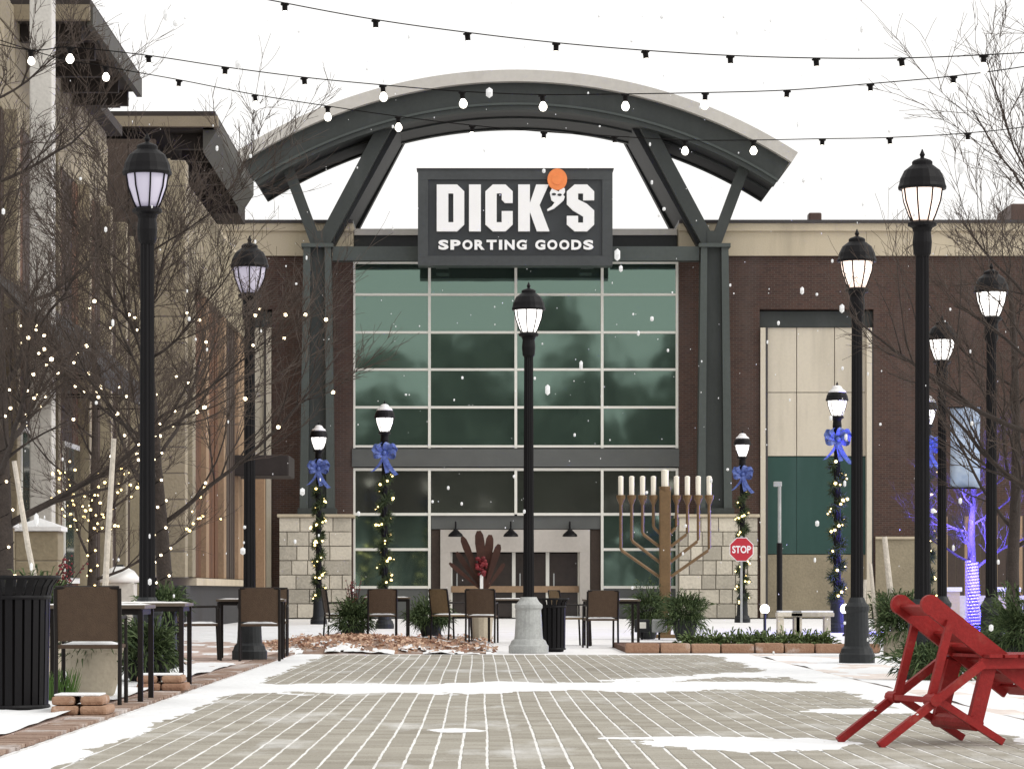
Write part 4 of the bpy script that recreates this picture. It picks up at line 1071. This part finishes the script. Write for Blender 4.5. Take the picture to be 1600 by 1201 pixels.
# globe lights, benches, slender post, low white wall, timber fence
for px, py, Y, lab in ((1195, 951, 66, 'round white globe light on a short post near the stop sign'), (1321, 951, 61, 'round white globe light on a short post beside the tall street lamp base'), (687, 946, 60, 'round white globe light low among the cafe tables')):
    X = PX(px, Y); z = PZ(py, Y); t = thing('globe_light', lab, 'light', (X, Y, 0), 'globe lights on short posts')
    MB().lathe([(.06, 0), (.06, .03), (.03, .05), (.03, z-.1), (.06, z-.09), (.06, z-.07)], 10, (X, Y, 0)).build('post', 'lamp_base', t)
    gb = bpy.data.meshes.new('globe'); bm = bmesh.new(); bmesh.ops.create_uvsphere(bm, u_segments=16, v_segments=10, radius=.10); bm.to_mesh(gb); bm.free()
    gb.materials.append(MT['bulb_white']); o = bpy.data.objects.new('globe', gb); col.objects.link(o); o.parent = t; o.location = (0, 0, z)
for px, wd, lab in ((1233, .25, 'short stone block seat topped with snow beside the slender post'), (1268, .42, 'stone bench topped with snow behind the hedge plants')):
    Y = 62; X = PX(px, Y); t = thing('stone_bench', lab, 'bench', (X, Y, 0))
    MB().box(X-wd, X+wd, Y-.2, Y+.2, .36, .44).build('seat', 'stone_pale', t, bevel=.015)
    for q in (-1, 1): MB().box(X+q*wd*.7-.06, X+q*wd*.7+.06, Y-.16, Y+.16, 0, .358).build('leg', 'stone_pale', t, bevel=.01)
    MB().box(X-wd+.02, X+wd-.02, Y-.19, Y+.19, .439, .475).build('snow_layer', 'snow', t, bevel=.012, kind='stuff')
Y = 84; X = PX(1218, Y); t = thing('signal_post', 'slender metal post, pale above and dark below, before the green panel', 'post', (X, Y, 0))
MB().tube([(X, Y, 0), (X, Y, PZ(848, Y))], .075, 8).build('lower_sleeve', 'black_metal', t)
MB().tube([(X, Y, PZ(849, Y)), (X, Y, PZ(760, Y))], .045, 8).build('upper_pole', 'pale_metal', t)
MB().box(X-.16, X+.06, Y-.05, Y+.05, PZ(760, Y), PZ(752, Y)).build('head', 'pale_metal', t, bevel=.02)
Y = 70; t = thing('low_wall', 'low white rendered wall with pale caps behind the blue lit trunk', 'wall', (PX(1540, Y), Y, 0))
for a, b in ((1478, 1500), (1560, 1592)):
    MB().box(PX(a, Y), PX(b, Y), Y, Y+.35, 0, PZ(924, Y)).build('pier', 'stucco', t, bevel=.01); MB().box(PX(a-3, Y), PX(b+3, Y), Y-.05, Y+.4, PZ(924, Y)+.002, PZ(917, Y)).build('cap', 'snow', t, bevel=.015)
MB().box(PX(1500, Y)+.002, PX(1560, Y)-.002, Y+.08, Y+.28, 0, PZ(930, Y)).build('wall', 'stucco_white', t)
MB().box(PX(1592, Y)+.002, PX(1720, Y), Y+.08, Y+.28, 0, PZ(930, Y)).build('wall', 'stucco_white', t)
Y = 84; t = thing('timber_fence', 'brown vertical board fence behind the blue lit tree', 'fence', (PX(1540, Y), Y, 0))
k = 0; x = 1468
while x < 1680:
    MB().box(PX(x, Y)+.006, PX(x+13, Y)-.006, Y+rnd(0, .02), Y+.06, .05, PZ(806, Y)+rnd(-.01, .01)).build('board', 'wood_dark' if k % 3 else 'wood_tan', t); x += 13; k += 1
MB().box(PX(1466, Y), PX(1682, Y), Y+.062, Y+.12, .4, .52).build('rail', 'wood_dark', t); MB().box(PX(1466, Y), PX(1682, Y), Y+.062, Y+.12, 2.0, 2.12).build('rail', 'wood_dark', t)
for x in (1470, 1575, 1678): MB().box(PX(x, Y)-.06, PX(x, Y)+.06, Y+.121, Y+.24, 0, 2.7).build('post', 'wood_dark', t)

# ------------------------------------------------------------------ red wooden folding lounge chair
def red_chair():
    near = Vector((2.224, 17.82, 0)); far = Vector((2.062, 18.41, 0))
    wv = (far-near); wd = wv.length; wv.normalize(); u = Vector((-wv.y, wv.x, 0)); u = u if u.x > 0 else -u
    t = thing('lounge_chair', 'red painted wooden folding lounge chair standing on the snowy pavers', 'chair', near.lerp(far, .5)+u*.4)
    def q(s_, a, z): return near+wv*(wd*s_)+u*a+Vector((0, 0, z))
    z0 = .012
    for s_ in (0, 1):
        i = .02 if s_ == 0 else -.02
        def p(a, z, ins=0): return q(s_, a, z)+wv*(i*ins)
        MB().beam(p(0, z0), p(.625, .465), .044, .036, wv).build('rear_leg', 'red_paint', t)
        MB().beam(p(.325, .285, 1.6), p(.76, .022, 1.6), .04, .036, wv).build('front_leg', 'red_paint', t)
        MB().beam(p(.335, .262, 3.2), p(.455, .705, 3.2), .046, .03, wv).build('back_prop', 'red_paint', t)
        MB().beam(p(.34, .80, 4.6), p(1.02, .30, 4.6), .108, .03, wv).build('back_rail', 'red_paint', t)
        hd = MB(); c = p(.345, .795, 4.6)
        pts = [c+u*(.058*math.cos(k*PI/8))+Vector((0, 0, .058*math.sin(k*PI/8))) for k in range(16)]
        n = len(pts); hd.v += [v-wv*.0155 for v in pts]+[v+wv*.0155 for v in pts]
        hd.f.append(tuple(range(n))); hd.f.append(tuple(reversed(range(n, 2*n))))
        for k in range(n): hd.f.append((k, (k+1) % n, n+(k+1) % n, n+k))
        hd.build('rail_end', 'red_paint', t)
        MB().beam(p(.62, .465, 1.6), p(1.25, .47, 1.6), .06, .03, wv).build('seat_rail', 'red_paint', t)
        MB().beam(p(1.2, .02), p(1.2, .47), .06, .035, wv).build('front_post', 'red_paint', t)
        MB().tube([p(.33, .262, -1.5), p(.33, .262, 4.5)], .035, 10).build('pivot', 'red_paint', t)
        MB().tube([p(.19, .155, -.6), p(.19, .155, .6)], .012, 8).build('bolt', 'pale_metal', t)
        MB().ico(p(.215, .185), .022, (1.3, 1, .8)).build('snow_lump', 'snow', t, kind='stuff')
        MB().beam(p(.69, .47, 3), p(.60, .13, 3), .085, .04, wv).build('stop_block', 'red_paint', t)
    d = (Vector((1.02, .30))-Vector((.34, .80))); nseg = 7
    for k in range(nseg):
        f_ = .05+.92*k/(nseg-1)
        if k in (1,): continue
        a = .34+d.x*f_; z = .80+d.y*f_
        ax = (u*d.x+Vector((0, 0, d.y))).normalized()
        MB().beam(q(.14, a, z-.01), q(.86, a, z-.01), .085, .018, ax.cross(wv)).build('slat', 'red_paint', t)
    for k in range(6):
        a = .70+k*.095; MB().beam(q(-.02, a, .507), q(1.02, a, .507), .08, .018, (0, 0, 1)).build('seat_slat', 'red_paint', t)
    MB().tube([q(.05, .60, .13), q(.95, .60, .13)], .045, 12).build('cross_bar', 'red_paint', t)
    MB().beam(q(0.02, .33, .262), q(.98, .33, .262), .05, .03, (0, 0, 1)).build('stretcher', 'red_paint', t)
red_chair()

# ------------------------------------------------------------------ bare trees
def bare_tree(name, label, px, Y, H, r0, seed, spread=1.0, fork=.3, limbs=9, zb=0, lean=(0, 0), lights=None, lit=0, lightm='fairy_warm', dens=1.0, upb=.35, cat='tree', zlights=(1.2, 4.5)):
    rg = random.Random(seed); X = PX(px, Y); t = thing(name, label, cat, (X, Y, zb), 'bare winter trees along the plaza')
    trunk = MB(); limb = MB(); twig = MB(); pts_l = []
    def U(a, b): return rg.uniform(a, b)
    def path(p, d, ln, r_, n, wob, up):
        pts = [p]; rad = [r_]; d = d.normalized()
        for k in range(n):
            d = (d+Vector((U(-wob, wob), U(-wob, wob), U(-wob, wob)+up*.12))).normalized()
            p = p+d*ln/n; pts.append(p); rad.append(max(.0022, r_*(1-.72*(k+1)/n)))
        return pts, rad
    b = Vector((X, Y, zb)); nt_ = 9
    tp, tr = path(b, Vector((lean[0], lean[1], 1)), H*.8, r0, nt_, .05, .5)
    tr[0] *= 1.35; trunk.tube(tp, tr, 12)
    def at(pts, rad, f_):
        k = min(int(f_*(len(pts)-1)), len(pts)-2); g_ = f_*(len(pts)-1)-k
        return pts[k].lerp(pts[k+1], g_), rad[k]*(1-g_)+rad[k+1]*g_, (pts[k+1]-pts[k]).normalized()
    for a in range(limbs):
        f_ = fork+(1-fork)*(a+.3)/limbs; p, r_, td = at(tp, tr, min(f_, .98)); ang = a*2.4+U(-.4, .4)
        d = Vector((math.cos(ang), math.sin(ang), U(.25, .8)*upb*2)); ln = H*(.52-.30*(f_-fork))*spread*U(.8, 1.15)
        lp, lr = path(p, d, ln, r_*.36, 8, .16, upb); limb.tube(lp, lr, 7); pts_l += [(q, .5) for q in lp[1:]]
        for c in range(int(7*dens)):
            f2 = U(.15, 1.0); p2, r2, d2 = at(lp, lr, f2)
            dd = (d2+Vector((U(-1, 1), U(-1, 1), U(-.5, .9)))*.8); l2 = ln*U(.3, .6)
            bp, br = path(p2, dd, l2, max(.0045, r2*.55), 5, .22, upb); limb.tube(bp, br, 5); pts_l += [(q, .3) for q in bp[1:]]
            for e in range(int(6*dens)):
                p3, r3, d3 = at(bp, br, U(.1, 1.0)); l3 = l2*U(.3, .7)
                d4 = d3+Vector((U(-1, 1), U(-1, 1), U(-.5, .8)))*.8
                cp_, cr = path(p3, d4, l3, max(.0042, r3*.6), 4, .22, upb*.6); twig.tube(cp_, cr, 3, cap=False)
                for e2 in range(int(3*dens)):
                    p5, r5, d5 = at(cp_, cr, U(.2, 1)); d6 = d5+Vector((U(-1, 1), U(-1, 1), U(-.4, .6)))*.8
                    ep, er = path(p5, d6, l3*U(.3, .6), .0032, 3, .2, .1); twig.tube(ep, er, 3, cap=False)
    tr_ = trunk.build('trunk', 'bark', t, smooth=True); limb.build('limbs', 'bark', t, smooth=True); twig.build('crown', 'twig', t)
    if lit:
        ft = thing('fairy_light_string', lights, 'fairy lights', (X, Y, zb+1.2), 'fairy lights in the trees')
        mb = MB(); wr = MB(); cand = [q for q, _ in pts_l if zlights[0] < q.z < zlights[1]]
        rg.shuffle(cand)
        for q in cand[:lit]: mb.ico(q+Vector((U(-.03, .03), U(-.03, .03), U(-.03, .01))), U(.014, .024))
        q0 = tp[1]
        sp = []
        for k in range(60):
            f_ = k/59; p, r_, _ = at(tp, tr, .05+.45*f_); an = k*.9; sp.append(p+Vector((math.cos(an), math.sin(an), 0))*(r_+.008))
        wr.tube(sp, .004, 4); wr.build('cable', 'socket', ft)
        for k in range(2, 60, 2): mb.ico(sp[k], .016)
        mb.build('bulbs', lightm, ft, kind='stuff')
    return t, tp, tr
bare_tree('bare_tree', 'bare tree with warm fairy lights beside the lilac lamp and black planter', 262, 35.2, 6.2, .10, 3, .78, .30, 15, .03, (-.02, 0), 'warm white fairy lights in the bare tree by the lilac lamp', 42, zlights=(1.6, 4.0), dens=1.6, upb=.6)
bare_tree('bare_tree', 'thick dark trunked bare tree against the white rendered pier', 4, 33.5, 8.0, .14, 11, .55, .22, 18, .03, (.0, 0), 'warm fairy lights in the tree before the white pier', 48, zlights=(2.0, 3.6), dens=1.6, upb=.5)
bare_tree('bare_tree', 'slim bare tree with clustered yellow lights by the stone shop boards', 140, 43.5, 5.6, .075, 5, .7, .2, 13, .03, (0, 0), 'dense yellow fairy lights low in the slim tree by the boards', 70, 'fairy_yellow', zlights=(1.7, 2.6), dens=1.35, upb=.5)
bare_tree('bare_tree', 'broad bare tree with dark branches beside the red chair sidewalk', 1690, 33.0, 6.6, .14, 21, .8, .25, 16, 0, (-.02, 0), None, 0, dens=1.25, upb=.5)
bare_tree('bare_tree', 'bare tree behind the bright globe lamp at the brick wing', 1585, 47.0, 7.0, .11, 8, .72, .25, 16, -.004, (0, 0), None, 0, dens=1.25, upb=.5)
bt, tp, tr = bare_tree('blue_lit_tree', 'small bare tree with trunk wrapped in blue lights', 1522, 66.0, 4.4, .13, 31, .8, .34, 12, -.004, (0, 0), None, 0, dens=1.2, upb=.4)
bl = thing('blue_light_wrap', 'blue light string wound round the small tree trunk', 'light string', (tp[0].x, tp[0].y, 0))
sp = []; mb = MB()
for k in range(260):
    f_ = k/259; j = min(int(f_*.42*9), 8); g_ = f_*.42*9-j; p = tp[j].lerp(tp[j+1], g_); rr = tr[j]*(1-g_)+tr[j+1]*g_
    an = k*.55; q = p+Vector((math.cos(an), math.sin(an), 0))*(rr+.014); sp.append(q)
    mb.ico(q, .03)
MB().tube(sp, .022, 5).build('light_rope', 'led_blue', bl); mb.build('bulbs', 'led_blue', bl, kind='stuff')
ld = bpy.data.lights.new('blue_uplight', 'POINT'); ld.energy = 650; ld.color = (.12, .1, 1.0); ld.shadow_soft_size = .08
lo = bpy.data.objects.new('blue_uplight', ld); col.objects.link(lo); lo.location = (0, -.75, 1.1); lo.parent = bl
l2 = ld.copy(); l2.energy = 600; lo2 = bpy.data.objects.new('blue_uplight', l2); col.objects.link(lo2); lo2.location = (-.2, -.6, 2.2); lo2.parent = bl

# ------------------------------------------------------------------ overhead string lights
def festoon(Y, pts_px, bulbs_px, label):
    """cable through photo points at one depth, hung between two slim posts outside the view"""
    w3 = [P(x, y, Y) for x, y in pts_px]
    t = thing('string_light', label, 'string light', (w3[0].x, Y, w3[0].z), 'festoon lights strung over the plaza')
    cab = []
    n = len(w3)
    for k in range(n-1):
        p0, p1, p2, p3 = w3[max(k-1, 0)], w3[k], w3[k+1], w3[min(k+2, n-1)]
        for j in range(8):
            f_ = j/8
            cab.append(0.5*((2*p1)+(p2-p0)*f_+(2*p0-5*p1+4*p2-p3)*f_*f_+(3*p1-p0-3*p2+p3)*f_**3))
    cab.append(w3[-1]); MB().tube(cab, .0042, 5).build('cable', 'socket', t)
    sock = None
    for x in bulbs_px:
        X = PX(x, Y)
        c = min(cab, key=lambda q: abs(q.x-X))
        k = cab.index(c); c2 = cab[min(k+1, len(cab)-1)] if c.x < X else cab[max(k-1, 0)]
        f_ = 0 if abs(c2.x-c.x) < 1e-6 else (X-c.x)/(c2.x-c.x); c = c.lerp(c2, f_)
        if sock is None:
            so = MB().lathe([(.012, 0), (.030, -.004), (.030, -.014), (.019, -.018), (.018, -.055), (.014, -.056)], 10).build('socket', 'socket', t, local=True)
            bo = MB().lathe([(.012, -.054), (.020, -.066), (.031, -.088), (.030, -.104), (.018, -.122), (.004, -.127)], 12).build('bulb', 'bulb_white', so, smooth=True, local=True)
            sock = (so, bo)
        else:
            so = sock[0].copy(); col.objects.link(so); bo = sock[1].copy(); col.objects.link(bo); bo.parent = so
        so.location = c-w3[0]; so.rotation_euler = (rnd(-.12, .12), rnd(-.12, .12), rnd(0, 3))
    for e in (w3[0], w3[-1]):
        pt = thing('festoon_post', 'slim dark post at the '+('shop' if e.x < 0 else 'red chair')+' side holding the '+label.split()[0]+' string of bulbs', 'post', (e.x, Y, 0), 'posts of the festoon lights')
        MB().tube([(e.x, Y, -.02), (e.x, Y, e.z+.05)], .04, 8).build('pole', 'black_metal', pt)
        MB().lathe([(.12, 0), (.12, .03), (.05, .05)], 12, (e.x, Y, 0)).build('foot', 'black_metal', pt)
festoon(21.8, [(-420, -260), (-60, -110), (300, -25), (445, 5), (587, 31), (730, 51), (869, 67), (1008, 79), (1141, 87), (1275, 91), (1408, 91), (1537, 86), (1660, 78), (1900, 55)],
        [163, 304, 445, 587, 730, 869, 1008, 1141, 1275, 1408, 1537, 1662], 'highest string of round bulbs hung across the white sky')
festoon(24.1, [(-380, -40), (0, 70), (110, 74), (232, 87), (352, 105), (475, 121), (598, 133), (722, 143), (847, 148), (977, 147), (1100, 145), (1230, 141), (1360, 131), (1490, 119), (1620, 101), (1850, 60)],
        [-14, 110, 232, 352, 475, 598, 722, 847, 977, 1102, 1230, 1360, 1490, 1615], 'middle string of bulbs crossing the top of the arched canopy')
festoon(26.8, [(-360, -60), (40, 76), (165, 104), (280, 125), (398, 148), (512, 166), (622, 182), (738, 196), (850, 206), (960, 213), (1070, 219), (1177, 219), (1285, 217), (1390, 215), (1512, 208), (1630, 194), (1880, 150)],
        [48, 165, 280, 398, 512, 622, 738, 850, 960, 1070, 1177, 1285, 1390, 1512, 1632], 'lowest string of bulbs passing under the arched canopy')

# ------------------------------------------------------------------ falling snow
fl = MB()
rg = random.Random(99)
for k in range(900):
    Y = rg.uniform(6, 75); c = Vector((rg.uniform(-9, 12), Y, rg.uniform(.4, 13))); r_ = rg.uniform(.006, .013)
    fl.ico(c, r_, (rg.uniform(.6, 1), 1, rg.uniform(.9, 1.7)))
for k in range(330):
    Y = rg.uniform(7, 30); c = Vector((rg.uniform(-5, 6), Y, rg.uniform(.4, 6.5))); fl.ico(c, rg.uniform(.010, .017), (rg.uniform(.6, 1), 1, rg.uniform(1.0, 1.8)))
o = fl.build('falling_snow', 'snow', None, kind='stuff'); tag(o, 'loose snowflakes falling through the air over the plaza', 'snow')

# ------------------------------------------------------------------ woods behind the viewpoint, mirrored in the store glass
wd_ = MB(); rg = random.Random(5)
def ridge(x):
    h = 18.0+.9*math.sin(x*.83)+.6*math.sin(x*2.1)
    for c, a, w_ in ((-24, 6, 5), (-9, 6.5, 4.2), (-.5, 4.2, 3.0), (8.5, 5.2, 3.2), (20, 6.5, 3.6), (33, 5, 5), (46, 6, 5), (60, 5, 6), (-40, 5, 6), (-58, 6, 6)): h += a*math.exp(-((x-c)/w_)**2)
    return h
for k in range(15000):
    x = rg.uniform(-75, 75); y = -100+rg.uniform(-4, 4); h = ridge(x)*rg.random()**.5; c = Vector((x, y, h))
    sz_ = rg.uniform(.5, 1.3); a = Vector((rg.uniform(-1, 1), rg.uniform(-.5, .5), rg.uniform(-1, 1))).normalized()*sz_; b = Vector((rg.uniform(-1, 1), rg.uniform(-.5, .5), rg.uniform(-1, 1))).normalized()*sz_
    wd_.quad(c-a, c-b, c+a, c+b)
for k in range(60):
    x = -75+k*2.5; wd_.tube([(x, -100, -.03), (x+rg.uniform(-.5, .5), -100, ridge(x)*.8)], [.3, .1], 6)
o = wd_.build('distant_woods', 'woods', None, kind='stuff'); tag(o, 'dark wood far across the plaza, mirrored in the store glass', 'woods')
